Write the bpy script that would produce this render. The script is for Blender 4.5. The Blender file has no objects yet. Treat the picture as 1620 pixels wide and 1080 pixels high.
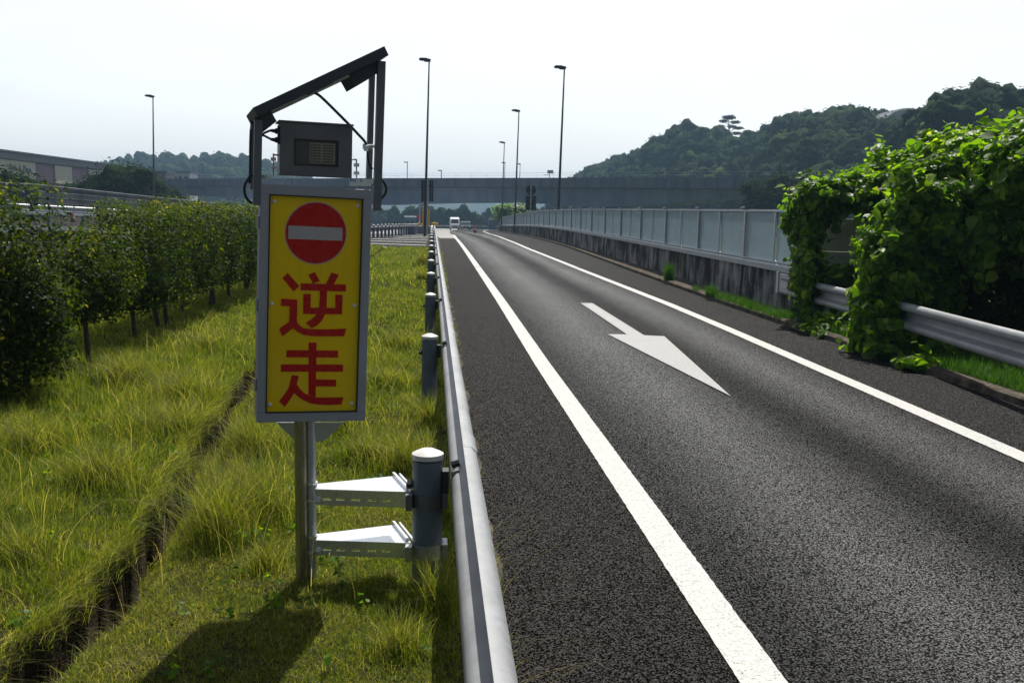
import bpy, bmesh, math, random
import numpy as np
from mathutils import Vector, Matrix
from mathutils.geometry import tessellate_polygon
random.seed(7); rng = np.random.default_rng(11)
sc = bpy.context.scene
R = math.radians
# ------------------------------------------------------------ camera
F, CXP, CYP, HC = 1580.0, 810.0, 540.0, 1.88
cam = bpy.data.cameras.new('camera'); camo = bpy.data.objects.new('camera', cam); sc.collection.objects.link(camo)
cam.sensor_width = 36; cam.lens = F/1620*36; cam.clip_end = 8000; cam.clip_start = 0.05
CM = Matrix.Rotation(R(-4.58), 3, 'Z') @ Matrix.Rotation(math.pi/2-R(7.564), 3, 'X') @ Matrix.Rotation(R(1.0), 3, 'Z')
camo.matrix_world = Matrix.Translation((0, 0, HC)) @ CM.to_4x4()
cam.dof.use_dof = True; cam.dof.focus_distance = 6.5; cam.dof.aperture_fstop = 14
sc.camera = camo
# ------------------------------------------------------------ light
SUN_EL, SUN_AZ = R(56), R(15)
w = bpy.data.worlds.new("World"); sc.world = w; w.use_nodes = True
nt = w.node_tree; bg = nt.nodes['Background']
sky = nt.nodes.new('ShaderNodeTexSky'); sky.sky_type = 'NISHITA'; sky.sun_disc = False
sky.sun_elevation = SUN_EL; sky.sun_rotation = SUN_AZ; sky.air_density = 1.0; sky.dust_density = 2.5; sky.ozone_density = 1.0
hs = nt.nodes.new('ShaderNodeHueSaturation'); hs.inputs['Saturation'].default_value = 0.95
nt.links.new(sky.outputs[0], hs.inputs['Color']); bg.inputs[1].default_value = 0.10
sdir = Vector((math.sin(SUN_AZ)*math.cos(SUN_EL), math.cos(SUN_AZ)*math.cos(SUN_EL), math.sin(SUN_EL)))
# thin bright high haze round the sun over the clear sky
def wn(t, **k):
    n = nt.nodes.new(t)
    for a, b in k.items(): setattr(n, a, b)
    return n
tcw = wn('ShaderNodeTexCoord'); dt = wn('ShaderNodeVectorMath', operation='DOT_PRODUCT'); dt.inputs[1].default_value = sdir; nt.links.new(tcw.outputs['Generated'], dt.inputs[0])
mr_ = wn('ShaderNodeMapRange', interpolation_type='SMOOTHSTEP'); nt.links.new(dt.outputs['Value'], mr_.inputs['Value'])
for k_, v_ in zip((1, 2, 3, 4), (-.10, .60, .3, 13.2)): mr_.inputs[k_].default_value = v_
cn = wn('ShaderNodeTexNoise'); cn.inputs['Scale'].default_value = 2.2; cn.inputs['Detail'].default_value = 5; mpw = wn('ShaderNodeMapping'); mpw.inputs['Scale'].default_value = (1, 1, 3.5)
nt.links.new(tcw.outputs['Generated'], mpw.inputs[0]); nt.links.new(mpw.outputs[0], cn.inputs['Vector'])
mc = wn('ShaderNodeMapRange'); nt.links.new(cn.outputs['Fac'], mc.inputs['Value'])
for k_, v_ in zip((1, 2, 3, 4), (.35, .65, .93, 1.05)): mc.inputs[k_].default_value = v_
mm = wn('ShaderNodeMath', operation='MULTIPLY'); nt.links.new(mr_.outputs[0], mm.inputs[0]); nt.links.new(mc.outputs[0], mm.inputs[1])
# the haze is densest low down, so the glow fades towards the zenith
szw = wn('ShaderNodeSeparateXYZ'); nt.links.new(tcw.outputs['Generated'], szw.inputs[0]); me_ = wn('ShaderNodeMapRange', interpolation_type='SMOOTHSTEP'); nt.links.new(szw.outputs[2], me_.inputs['Value'])
for k_, v_ in zip((1, 2, 3, 4), (.22, .62, 1.0, .16)): me_.inputs[k_].default_value = v_
mm2 = wn('ShaderNodeMath', operation='MULTIPLY'); nt.links.new(mm.outputs[0], mm2.inputs[0]); nt.links.new(me_.outputs[0], mm2.inputs[1])
vs_ = wn('ShaderNodeVectorMath', operation='SCALE'); vs_.inputs[0].default_value = (.985, 1.0, 1.01); nt.links.new(mm2.outputs[0], vs_.inputs['Scale'])
mx_ = wn('ShaderNodeMix', data_type='RGBA'); mx_.inputs[0].default_value = .56; nt.links.new(hs.outputs[0], mx_.inputs[6]); nt.links.new(vs_.outputs[0], mx_.inputs[7]); nt.links.new(mx_.outputs[2], bg.inputs[0])
sl = bpy.data.lights.new('sun', 'SUN'); sl.energy = 4.9; sl.angle = R(0.5); sl.color = (1.0, 0.955, 0.88)
so = bpy.data.objects.new('sun', sl); sc.collection.objects.link(so)
so.rotation_euler = sdir.to_track_quat('Z', 'Y').to_euler(); so.location = (0, 0, 60)
sc.view_settings.view_transform = 'Standard'; sc.view_settings.look = 'None'; sc.view_settings.exposure = 0.14; sc.view_settings.gamma = 1
sc.cycles.max_bounces = 8; sc.cycles.transparent_max_bounces = 12; sc.cycles.volume_bounces = 0
# ------------------------------------------------------------ helpers
def ray(x, y): return CM @ Vector(((x-CXP)/F, (CYP-y)/F, -1))
def at(x, y, Y):
    d = ray(x, y); t = Y/d.y; return Vector((d.x*t, Y, HC+d.z*t))
def gp(x, y, z=0.0):
    d = ray(x, y); t = (z-HC)/d.z; return Vector((d.x*t, d.y*t, z))
def sp(v): return np.logaddexp(0, v)
def prof(Y): return -0.018*(10*sp((np.asarray(Y, float)-65)/10) - 10*sp((np.asarray(Y, float)-520)/10))
def pf(Y): return float(prof(Y))
def gpp(x, y, h=0.0):
    Y = 40.0
    d = ray(x, y)
    for _ in range(60):
        z = pf(Y)+h; t = (z-HC)/d.z if d.z < -1e-4 else 600
        Y = 0.6*Y+0.4*min(max(d.y*t, 0), 600)
    return Vector((d.x*Y/d.y, Y, pf(Y)+h))
def tag(o, label=None, cat=None, group=None, kind=None):
    if label: o['label'] = label
    if cat: o['category'] = cat
    if group: o['group'] = group
    if kind: o['kind'] = kind
    return o
def empty(name, loc, label, cat, group=None):
    o = bpy.data.objects.new(name, None); sc.collection.objects.link(o); o.location = loc
    return tag(o, label, cat, group)
def link(name, me, mat, parent=None, loc=None, smooth=False):
    o = bpy.data.objects.new(name, me); sc.collection.objects.link(o)
    if mat: me.materials.append(mat)
    if parent: o.parent = parent
    if loc is not None: o.location = loc
    if smooth: me.polygons.foreach_set('use_smooth', [True]*len(me.polygons))
    return o
def copy_tree(o, parent=None):
    c = o.copy(); sc.collection.objects.link(c); c.parent = parent
    for ch in list(o.children): copy_tree(ch, c)
    return c
class MB:
    """collects shapes into one mesh"""
    def __init__(s): s.v = []; s.f = []
    def add(s, vs, fs):
        n = len(s.v); s.v += [tuple(v) for v in vs]; s.f += [tuple(i+n for i in f) for f in fs]; return s
    def box(s, c, d, M=None):
        vs = [Vector((x*d[0]/2, y*d[1]/2, z*d[2]/2)) for x in (-1, 1) for y in (-1, 1) for z in (-1, 1)]
        if M: vs = [M @ v for v in vs]
        c = Vector(c)
        return s.add([v+c for v in vs], [(0,1,3,2),(4,6,7,5),(0,4,5,1),(2,3,7,6),(0,2,6,4),(1,5,7,3)])
    def frame_box(s, o, ex, ey, ez, x0, x1, y0, y1, z0, z1):
        vs = [o+ex*x+ey*y+ez*z for x in (x0, x1) for y in (y0, y1) for z in (z0, z1)]
        return s.add(vs, [(0,1,3,2),(4,6,7,5),(0,4,5,1),(2,3,7,6),(0,2,6,4),(1,5,7,3)])
    def tube(s, pts, r, n=10, cap=True):
        pts = [Vector(p) for p in pts]; rs = r if isinstance(r, (list, tuple)) else [r]*len(pts)
        base = len(s.v); a = None
        for i, p in enumerate(pts):
            t = (pts[min(i+1, len(pts)-1)]-pts[max(i-1, 0)]).normalized()
            if a is None: a = t.orthogonal().normalized()
            else: a = (a - t*a.dot(t)).normalized()
            b = t.cross(a)
            for k in range(n):
                q = 2*math.pi*k/n; s.v.append(tuple(p+(a*math.cos(q)+b*math.sin(q))*rs[i]))
        for i in range(len(pts)-1):
            for k in range(n):
                s.f.append((base+i*n+k, base+i*n+(k+1) % n, base+(i+1)*n+(k+1) % n, base+(i+1)*n+k))
        if cap:
            s.f.append(tuple(base+k for k in reversed(range(n)))); s.f.append(tuple(base+(len(pts)-1)*n+k for k in range(n)))
        return s
    def lathe(s, c, prof_, n=24):
        base = len(s.v); c = Vector(c)
        for r, z in prof_:
            for k in range(n): s.v.append(tuple(c+Vector((r*math.cos(2*math.pi*k/n), r*math.sin(2*math.pi*k/n), z))))
        for i in range(len(prof_)-1):
            for k in range(n): s.f.append((base+i*n+k, base+i*n+(k+1) % n, base+(i+1)*n+(k+1) % n, base+(i+1)*n+k))
        s.f.append(tuple(base+k for k in reversed(range(n)))); s.f.append(tuple(base+(len(prof_)-1)*n+k for k in range(n)))
        return s
    def prism(s, poly, dvec):
        """poly: 3-D points in one plane, extruded by dvec"""
        poly = [Vector(p) for p in poly]; dvec = Vector(dvec); n = len(poly)
        tr = tessellate_polygon([poly])
        fs = [tuple(t) for t in tr]+[tuple(i+n for i in reversed(t)) for t in tr]+[(i, (i+1) % n, (i+1) % n+n, i+n) for i in range(n)]
        return s.add(poly+[p+dvec for p in poly], fs)
    def sweep(s, path, prof2, closed=True):
        """path points in x,y,z; prof2 (side, up) closed outline; side is to the right of travel"""
        base = len(s.v); m = len(prof2); path = [Vector(p) for p in path]
        for i, p in enumerate(path):
            t = path[min(i+1, len(path)-1)]-path[max(i-1, 0)]; t.z = 0; t.normalize(); rt = Vector((t.y, -t.x, 0))
            for a, b in prof2: s.v.append(tuple(p+rt*a+Vector((0, 0, b))))
        for i in range(len(path)-1):
            for k in range(m if closed else m-1):
                s.f.append((base+i*m+k, base+i*m+(k+1) % m, base+(i+1)*m+(k+1) % m, base+(i+1)*m+k))
        if closed:
            for off, rev in ((0, True), ((len(path)-1)*m, False)):
                tr = tessellate_polygon([[Vector((a, b, 0)) for a, b in prof2]])
                for t in tr: s.f.append(tuple(base+off+i for i in (t if rev else reversed(t))))
        return s
    def build(s, name, mat, parent=None, loc=None, smooth=False, bevel=0, autosm=False):
        me = bpy.data.meshes.new(name); me.from_pydata(s.v, [], s.f)
        bm = bmesh.new(); bm.from_mesh(me); bmesh.ops.recalc_face_normals(bm, faces=bm.faces)
        bm.to_mesh(me); bm.free()
        o = link(name, me, mat, parent, loc, smooth)
        if autosm:
            me.polygons.foreach_set('use_smooth', [True]*len(me.polygons)); 
            me.set_sharp_from_angle(angle=R(40))
        if bevel:
            m = o.modifiers.new('bevel', 'BEVEL'); m.width = bevel; m.segments = 2; m.limit_method = 'ANGLE'
        return o
def np_mesh(name, V, Fa, mat, rnd=None, parent=None, smooth=False, attrs=None):
    """V (n,3); Fa list of (m,k) index arrays"""
    me = bpy.data.meshes.new(name); V = np.ascontiguousarray(V, dtype=np.float32)
    me.vertices.add(len(V)); me.vertices.foreach_set('co', V.ravel())
    li = np.concatenate([f.ravel() for f in Fa]).astype(np.int32)
    cnt = np.concatenate([np.full(len(f), f.shape[1]) for f in Fa]).astype(np.int32)
    st = np.concatenate([[0], np.cumsum(cnt)[:-1]]).astype(np.int32)
    me.loops.add(len(li)); me.loops.foreach_set('vertex_index', li)
    me.polygons.add(len(cnt)); me.polygons.foreach_set('loop_start', st); me.polygons.foreach_set('loop_total', cnt)
    if smooth: me.polygons.foreach_set('use_smooth', np.ones(len(cnt), dtype=bool))
    me.update(calc_edges=True)
    ad = dict(attrs or {})
    if rnd is not None: ad['rnd'] = rnd
    for k, a in ad.items():
        at_ = me.attributes.new(k, 'FLOAT', 'POINT'); at_.data.foreach_set('value', np.ascontiguousarray(a, dtype=np.float32))
    return link(name, me, mat, parent)
def sheet(name, rows, mat, parent=None, kind='structure'):
    """rows of equal-length point lists"""
    V = np.array([[tuple(p) for p in r] for r in rows], float); n, m, _ = V.shape
    i = np.arange(n-1)[:, None]*m+np.arange(m-1)[None, :]; i = i.ravel()
    o = np_mesh(name, V.reshape(-1, 3), [np.stack([i, i+1, i+m+1, i+m], 1)], mat, parent=parent, smooth=True)
    if kind: o['kind'] = kind
    return o
# ------------------------------------------------------------ materials
class NM:
    def __init__(s, name):
        s.m = bpy.data.materials.new(name); s.m.use_nodes = True; s.n = s.m.node_tree.nodes; s.l = s.m.node_tree.links
        s.b = s.n['Principled BSDF']; s.out = s.n['Material Output']
    def new(s, t, **k):
        n = s.n.new(t)
        for a, b in k.items():
            if a in n.inputs.keys(): n.inputs[a].default_value = b
            else: setattr(n, a, b)
        return n
    def coord(s, scale=(1, 1, 1), kind='Object'):
        tc = s.new('ShaderNodeTexCoord'); mp = s.new('ShaderNodeMapping'); mp.inputs['Scale'].default_value = scale
        s.l.new(tc.outputs[kind], mp.inputs[0]); return mp.outputs[0]
    def noise(s, scale, vec=None, detail=4, rough=0.55):
        n = s.new('ShaderNodeTexNoise'); n.inputs['Scale'].default_value = scale; n.inputs['Detail'].default_value = detail; n.inputs['Roughness'].default_value = rough
        if vec is not None: s.l.new(vec, n.inputs['Vector'])
        return n.outputs['Fac']
    def ramp(s, fac, stops):
        r = s.new('ShaderNodeValToRGB'); e = r.color_ramp.elements
        while len(e) < len(stops): e.new(0.5)
        for x, (p, c) in zip(e, stops): x.position = p; x.color = (*c, 1) if len(c) == 3 else c
        s.l.new(fac, r.inputs[0]); return r.outputs[0]
    def mix(s, fac, a, b, mode='MIX'):
        m = s.new('ShaderNodeMix', data_type='RGBA', blend_type=mode)
        for k, v in ((0, fac), (6, a), (7, b)):
            if hasattr(v, 'links'): s.l.new(v, m.inputs[k])
            else: m.inputs[k].default_value = (*v, 1) if isinstance(v, tuple) else v
        return m.outputs[2]
    def math(s, op, a, b=None, clamp=False):
        m = s.new('ShaderNodeMath', operation=op, use_clamp=clamp)
        for k, v in ((0, a), (1, b)):
            if v is None: continue
            if hasattr(v, 'links'): s.l.new(v, m.inputs[k])
            else: m.inputs[k].default_value = v
        return m.outputs[0]
    def set(s, **k):
        for a, v in k.items():
            i = s.b.inputs[{'base': 'Base Color', 'rough': 'Roughness', 'metal': 'Metallic', 'spec': 'Specular IOR Level', 'alpha': 'Alpha'}[a]]
            if hasattr(v, 'links'): s.l.new(v, i)
            else: i.default_value = (*v, 1) if isinstance(v, tuple) else v
        return s
    def bump(s, h, strength=0.3, dist=0.01):
        b = s.new('ShaderNodeBump'); b.inputs['Strength'].default_value = strength; b.inputs['Distance'].default_value = dist
        s.l.new(h, b.inputs['Height']); s.l.new(b.outputs[0], s.b.inputs['Normal']); return s
def simple(name, col, rough=0.5, metal=0.0, var=0.25, scale=6, spec=0.5, bump=0.0):
    q = NM(name); n = q.noise(scale, q.coord()); n2 = q.noise(scale*9, q.coord())
    d = tuple(c*(1-var) for c in col); b = tuple(min(c*(1+var), 1) for c in col)
    c = q.ramp(q.math('ADD', q.math('MULTIPLY', n, .7), q.math('MULTIPLY', n2, .3)), [(0.3, d), (0.7, b)])
    q.set(base=c, metal=metal, spec=spec, rough=q.ramp(n2, [(0.3, (rough*.85,)*3), (0.7, (min(rough*1.15, 1),)*3)]))
    if bump: q.bump(n2, bump, 0.01)
    return q.m
def leafmat(name, stops, trans=0.45, tcol=(1.5, 1.6, 0.5), rough=0.42, spec=0.4):
    q = NM(name); a = q.new('ShaderNodeAttribute', attribute_name='rnd')
    c = q.ramp(a.outputs['Fac'], stops); q.set(base=c, rough=rough, spec=spec)
    t = q.new('ShaderNodeBsdfTranslucent'); q.l.new(q.mix(1.0, c, tcol, 'MULTIPLY'), t.inputs[0])
    m = q.new('ShaderNodeMixShader'); m.inputs[0].default_value = trans
    q.l.new(q.b.outputs[0], m.inputs[1]); q.l.new(t.outputs[0], m.inputs[2]); q.l.new(m.outputs[0], q.out.inputs[0]); return q.m

def asphalt(name, base, lane=False, rough=0.55, spec=0.5, grain=1.0, chip=1.0):
    """crushed stones (paler, glossier) in dark matt voids"""
    q = NM(name); co = q.coord()
    v = q.new('ShaderNodeTexVoronoi', feature='F1'); v.inputs['Scale'].default_value = 105; q.l.new(co, v.inputs['Vector'])
    big = q.noise(0.5, q.coord((1, .12, 1))); fine = q.noise(70, co, 3, .6); patch = q.noise(1.3, q.coord((1, .35, 1)), 5, .65)
    sepc = q.new('ShaderNodeSeparateColor'); q.l.new(v.outputs['Color'], sepc.inputs[0])
    k = q.math('ADD', q.math('ADD', q.math('MULTIPLY', v.outputs['Distance'], -.9), q.math('MULTIPLY', fine, 1.3)), q.math('MULTIPLY', sepc.outputs[0], .35))
    stone = q.ramp(k, [(.26, (0, 0, 0)), (.62, (1, 1, 1))])
    sc_ = q.mix(sepc.outputs[1], tuple(x*1.5 for x in base), tuple(x*4.8*chip for x in base))
    c = q.mix(stone, tuple(x*.55 for x in base), sc_)
    c = q.mix(q.ramp(patch, [(.35, (.5,)*3), (.6, (0, 0, 0))]), c, q.mix(1.0, c, (.55, .55, .55), 'MULTIPLY'))
    c = q.mix(q.math('MULTIPLY', big, .4), c, q.mix(1.0, c, (.7, .7, .7), 'MULTIPLY'))
    rg = q.mix(stone, (.95, .95, .95), (rough, rough, rough)); sv = q.math('MULTIPLY', stone, spec)
    if lane:
        # polished wheel tracks, matt oily middle
        sx = q.new('ShaderNodeSeparateXYZ'); q.l.new(q.coord(), sx.inputs[0])
        wob = q.math('MULTIPLY', q.math('SUBTRACT', q.noise(0.25, q.coord((1, .3, 1)), 2), 0.5), 0.5)
        X = q.math('ADD', sx.outputs[0], wob)
        def band(c0, wd):
            d = q.math('ABSOLUTE', q.math('SUBTRACT', X, c0)); return q.math('SUBTRACT', 1.0, q.math('DIVIDE', d, wd), True)
        wt = q.math('ADD', band(2.40, .80), band(4.10, .60), True)
        mid = band(3.35, .45)
        rg = q.math('SUBTRACT', rg, q.math('MULTIPLY', wt, 0.16)); rg = q.math('ADD', rg, q.math('MULTIPLY', mid, 0.10))
        sv = q.math('MULTIPLY', sv, q.math('ADD', .45, q.math('MULTIPLY', wt, 1.1)))
        c = q.mix(wt, c, q.mix(1.0, c, (2.3, 2.3, 2.3), 'MULTIPLY'))
        c = q.mix(q.math('MULTIPLY', mid, .6), c, q.mix(1.0, c, (.55, .55, .55), 'MULTIPLY'))
    q.set(base=c, rough=rg, spec=sv)
    q.bump(q.math('ADD', q.math('MULTIPLY', k, 1.0), q.math('MULTIPLY', fine, .3)), .8*grain, 0.008); return q.m
M = {}
M['lane'] = asphalt('asphalt_lane', (.0150, .0147, .0143), True, 0.46, 0.6, 1.0)
M['shoulder'] = asphalt('asphalt_shoulder', (.0105, .0086, .0075), False, 0.64, 0.32, 1.1)
M['shoulder2'] = asphalt('asphalt_edge', (.0120, .0110, .0104), False, 0.60, 0.35, 1.1)
M['farasph'] = asphalt('asphalt_far', (.02, .018, .017), False, 0.7, .2)
q = NM('road_paint'); n = q.noise(70, q.coord(), 4, .7); n2 = q.noise(3, q.coord(), 3)
v = q.new('ShaderNodeTexVoronoi'); v.inputs['Scale'].default_value = 80; q.l.new(q.coord((1, .5, 1)), v.inputs['Vector'])
q.set(base=q.mix(q.ramp(n2, [(.35, (0, 0, 0)), (.7, (.5,)*3)]), q.ramp(n, [(.34, (.10,)*3), (.43, (.48, .48, .465)), (.7, (.64, .64, .62))]), (.58, .57, .53)), rough=0.6, spec=.4); q.bump(v.outputs['Distance'], .5, .004); M['paint'] = q.m
q = NM('worn_road_paint'); n = q.noise(60, q.coord(), 5, .75); n2 = q.noise(2.2, q.coord(), 3)
q.set(base=q.mix(q.ramp(n2, [(.3, (0, 0, 0)), (.7, (.55,)*3)]), q.ramp(n, [(.36, (.10,)*3), (.46, (.34, .34, .33)), (.7, (.47, .47, .455))]), (.30, .30, .29)), rough=0.6, spec=.45); q.bump(n, .4, .004); M['wornpaint'] = q.m
M['galv'] = simple('galvanised_steel', (.50, .52, .54), .42, .75, .12, 5)
M['galvnew'] = simple('new_galvanised_steel', (.78, .80, .82), .30, .85, .06, 9)
M['rail'] = simple('weathered_rail_steel', (.29, .30, .31), .55, .2, .25, 3)
M['postgrey'] = simple('blue_grey_post_paint', (.13, .165, .205), .5, .1, .25, 9)
M['postcap'] = simple('post_cap_paint', (.72, .70, .68), .55, 0, .1, 14)
M['signframe'] = simple('grey_aluminium', (.33, .34, .37), .5, .15, .06, 12)
M['boxgrey'] = simple('control_box_steel', (.15, .155, .165), .45, .3, .25, 7)
M['upright'] = simple('dull_grey_angle_steel', (.15, .16, .18), .5, .3, .12, 10)
M['dark'] = simple('dark_plastic', (.02, .02, .022), .5, 0, .2, 9)
M['panelfr'] = simple('dark_panel_frame', (.055, .062, .078), .4, .3, .15, 9)
q = NM('yellow_sign_face'); n = q.noise(2.2, q.coord((1, 1, .5)), 4); n2 = q.noise(9, q.coord((3, 3, .35)), 5, .7)
q.set(base=q.mix(q.ramp(n2, [(.55, (0, 0, 0)), (.8, (.35,)*3)]), q.ramp(n, [(.3, (.88, .55, .002)), (.7, (.96, .65, .003))]), (.45, .36, .05)), rough=.12, spec=.4); q.bump(n, .25, .02); M['yellow'] = q.m
M['red'] = simple('red_sign_vinyl', (.52, .010, .008), .28, 0, .06, 5, .3)
M['greyvinyl'] = simple('pale_sign_vinyl', (.46, .42, .43), .3, 0, .06, 9, .4)
M['boltrust'] = simple('rusty_bolt', (.12, .085, .05), .7, .3, .3, 30)
M['white'] = simple('white_paint', (.78, .78, .78), .4, 0, .05, 3)
M['olive'] = simple('brass_toned_tube', (.36, .34, .22), .3, .8, .1, 9)
M['beige'] = simple('beige_plastic', (.72, .66, .48), .5, 0, .15, 20)
M['lamp'] = simple('lamp_post_paint', (.055, .060, .058), .5, .2, .1, 2)
M['glassdark'] = simple('dark_window', (.03, .04, .05), .12, 0, .1, 3, .6)
M['tyre'] = simple('rubber', (.02, .02, .02), .7)
M['carwhite'] = simple('white_car_paint', (.72, .74, .78), .2, 0, .03, 3)
M['cardark'] = simple('dark_car_paint', (.06, .07, .09), .2, .2, .05, 3)
M['conered'] = simple('orange_red_plastic', (.75, .05, .02), .45, 0, .08, 5)
M['amber'] = simple('amber_yellow_paint', (.55, .33, .02), .5, 0, .15, 5)
M['teal'] = simple('teal_paint', (.06, .17, .19), .6, 0, .15, 2)
M['bark'] = simple('bark', (.085, .065, .048), .9, 0, .35, 18, .2, .6)
q = NM('bridge_concrete'); st = q.noise(0.9, q.coord((1, 1, .12)), 5, .7); n = q.noise(.25, q.coord(), 4)
q.set(base=q.mix(n, q.ramp(st, [(.35, (.07, .085, .11)), (.65, (.23, .26, .30))]), (.17, .20, .24)), rough=.9, spec=.1); M['bridge'] = q.m  # stain streaks on concrete, its colour tinted with the blue of haze
q = NM('haze_blue_girder'); st = q.noise(0.5, q.coord((1, 1, .3)), 4, .6)
q.set(base=q.ramp(st, [(.35, (.25, .32, .43)), (.65, (.34, .42, .53))]), rough=.85, spec=.15); M['girder'] = q.m  # blue of haze and skylight put into the girder colour
q = NM('stained_concrete'); st = q.noise(3.0, q.coord((1, .8, .16)), 6, .7); big = q.noise(.8, q.coord((1, .7, .9)), 5, .6); fi = q.noise(26, q.coord(), 5, .7)
mx = q.math('ADD', q.math('ADD', q.math('MULTIPLY', st, .55), q.math('MULTIPLY', big, .5)), q.math('MULTIPLY', fi, .14))
q.set(base=q.mix(q.math('MULTIPLY', fi, .35), q.ramp(mx, [(.49, (.012, .011, .010)), (.575, (.030, .028, .026)), (.62, (.18, .18, .175)), (.70, (.38, .38, .37))]), (.04, .038, .034)), rough=.9, spec=.15); q.bump(fi, .4, .01); M['stain'] = q.m
M['coping'] = simple('pale_coping_paint', (.42, .44, .45), .55, .05, .14, 4)
M['concrete'] = simple('plain_concrete', (.46, .45, .42), .9, 0, .22, 3, .2, .3)
q = NM('dirty_kerb_concrete'); n = q.noise(4, q.coord(), 5, .7); n2 = q.noise(40, q.coord())
q.set(base=q.mix(q.math('MULTIPLY', n2, .5), q.ramp(n, [(.35, (.035, .028, .02)), (.65, (.17, .145, .115))]), (.07, .055, .04)), rough=.95, spec=.1); q.bump(n2, .5, .01); M['kerb'] = q.m
q = NM('soil'); n = q.noise(6, q.coord(), 6, .7); n2 = q.noise(60, q.coord(), 3)
q.set(base=q.mix(q.math('MULTIPLY', n2, .6), q.ramp(n, [(.35, (.016, .013, .008)), (.65, (.075, .058, .038))]), (.045, .035, .023)), rough=1, spec=.05); q.bump(q.math('ADD', n, n2), .8, .03); M['soil'] = q.m
q = NM('far_ground'); n = q.noise(.15, q.coord(), 6); q.set(base=q.ramp(n, [(.35, (.035, .05, .02)), (.65, (.08, .09, .04))]), rough=1, spec=.05); M['ground'] = q.m
q = NM('pale_concrete_paving'); n = q.noise(.6, q.coord(), 5); q.set(base=q.ramp(n, [(.35, (.30, .29, .275)), (.65, (.40, .39, .375))]), rough=.85, spec=.2); M['pale'] = q.m
# translucent barrier sheet
q = NM('frosted_barrier_sheet'); wv = q.new('ShaderNodeTexWave', wave_type='BANDS', bands_direction='Z'); wv.inputs['Scale'].default_value = .75; wv.inputs['Distortion'].default_value = 7; wv.inputs['Detail'].default_value = 1.0; wv.inputs['Detail Scale'].default_value = .9
q.l.new(q.coord((1, 1.0, 1)), wv.inputs['Vector'])
light_arc = q.ramp(wv.outputs['Fac'], [(.90, (0, 0, 0)), (.99, (1, 1, 1))]); sm = q.noise(1.4, q.coord(), 4)  # wavy arcs of reflected light painted into the sheet colour
q.set(base=q.mix(q.math('MULTIPLY', light_arc, .35), q.ramp(sm, [(.3, (.40, .49, .54)), (.7, (.60, .66, .69))]), (.82, .84, .78)), rough=.35, spec=.5)
tr = q.new('ShaderNodeBsdfTransparent'); tr.inputs[0].default_value = (.62, .74, .80, 1); tl = q.new('ShaderNodeBsdfTranslucent'); tl.inputs[0].default_value = (.50, .58, .62, 1)
m1 = q.new('ShaderNodeMixShader'); m1.inputs[0].default_value = .5; q.l.new(q.b.outputs[0], m1.inputs[1]); q.l.new(tl.outputs[0], m1.inputs[2])
m2 = q.new('ShaderNodeMixShader'); m2.inputs[0].default_value = .30; q.l.new(m1.outputs[0], m2.inputs[1]); q.l.new(tr.outputs[0], m2.inputs[2]); q.l.new(m2.outputs[0], q.out.inputs[0]); M['sheet'] = q.m
# clear acrylic window
q = NM('clear_acrylic'); q.set(base=(.4, .4, .4), rough=.05, spec=.6); tr = q.new('ShaderNodeBsdfTransparent'); tr.inputs[0].default_value = (.8, .8, .78, 1)
m2 = q.new('ShaderNodeMixShader'); m2.inputs[0].default_value = .88; q.l.new(q.b.outputs[0], m2.inputs[1]); q.l.new(tr.outputs[0], m2.inputs[2]); q.l.new(m2.outputs[0], q.out.inputs[0]); M['acrylic'] = q.m
q = NM('solar_cells'); bk = q.new('ShaderNodeTexBrick'); bk.offset = 0; bk.inputs['Scale'].default_value = 8; bk.inputs['Color1'].default_value = (.01, .015, .05, 1); bk.inputs['Color2'].default_value = (.012, .02, .06, 1); bk.inputs['Mortar'].default_value = (.3, .3, .33, 1); q.l.new(q.coord(), bk.inputs['Vector'])
q.set(base=bk.outputs[0], rough=.12); M['cells'] = q.m
q = NM('net_fence_mesh'); tc = q.coord((1, 1, 1)); n = q.noise(.3, tc, 4); q.set(base=q.ramp(n, [(.3, (.035, .045, .055)), (.7, (.075, .085, .09))]), rough=.8, spec=.1); M['net'] = q.m

M['grass'] = leafmat('grass_blades', [(0, (.032, .060, .009)), (.28, (.098, .152, .018)), (.54, (.195, .230, .036)), (.75, (.31, .290, .085)), (.90, (.43, .38, .18)), (1, (.52, .46, .26))], .58, (1.5, 1.5, .45), .55, .2)
M['grass2'] = leafmat('lush_grass_blades', [(0, (.03, .07, .008)), (.5, (.05, .12, .012)), (1, (.11, .17, .02))], .5, (1.3, 1.6, .5), .5, .3)
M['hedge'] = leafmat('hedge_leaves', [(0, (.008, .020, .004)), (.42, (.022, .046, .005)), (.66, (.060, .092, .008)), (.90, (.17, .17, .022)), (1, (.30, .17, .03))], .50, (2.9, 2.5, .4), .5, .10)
M['kudzu'] = leafmat('kudzu_leaves', [(0, (.03, .078, .008)), (.42, (.085, .18, .012)), (.78, (.19, .31, .02)), (1, (.30, .38, .035))], .58, (2.1, 2.1, .5), .45, .3)
M['forest'] = leafmat('forest_leaves', [(0, (.008, .020, .006)), (.5, (.026, .054, .011)), (.85, (.062, .105, .018)), (1, (.11, .15, .025))], .14, (1.4, 1.6, .6), .9, .04)
M['hillside'] = simple('wooded_hillside_floor', (.022, .034, .014), 1, 0, .4, .2, .05)
M['mountain'] = simple('wooded_mountain', (.03, .045, .022), 1, 0, .5, .03, .05)

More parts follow.
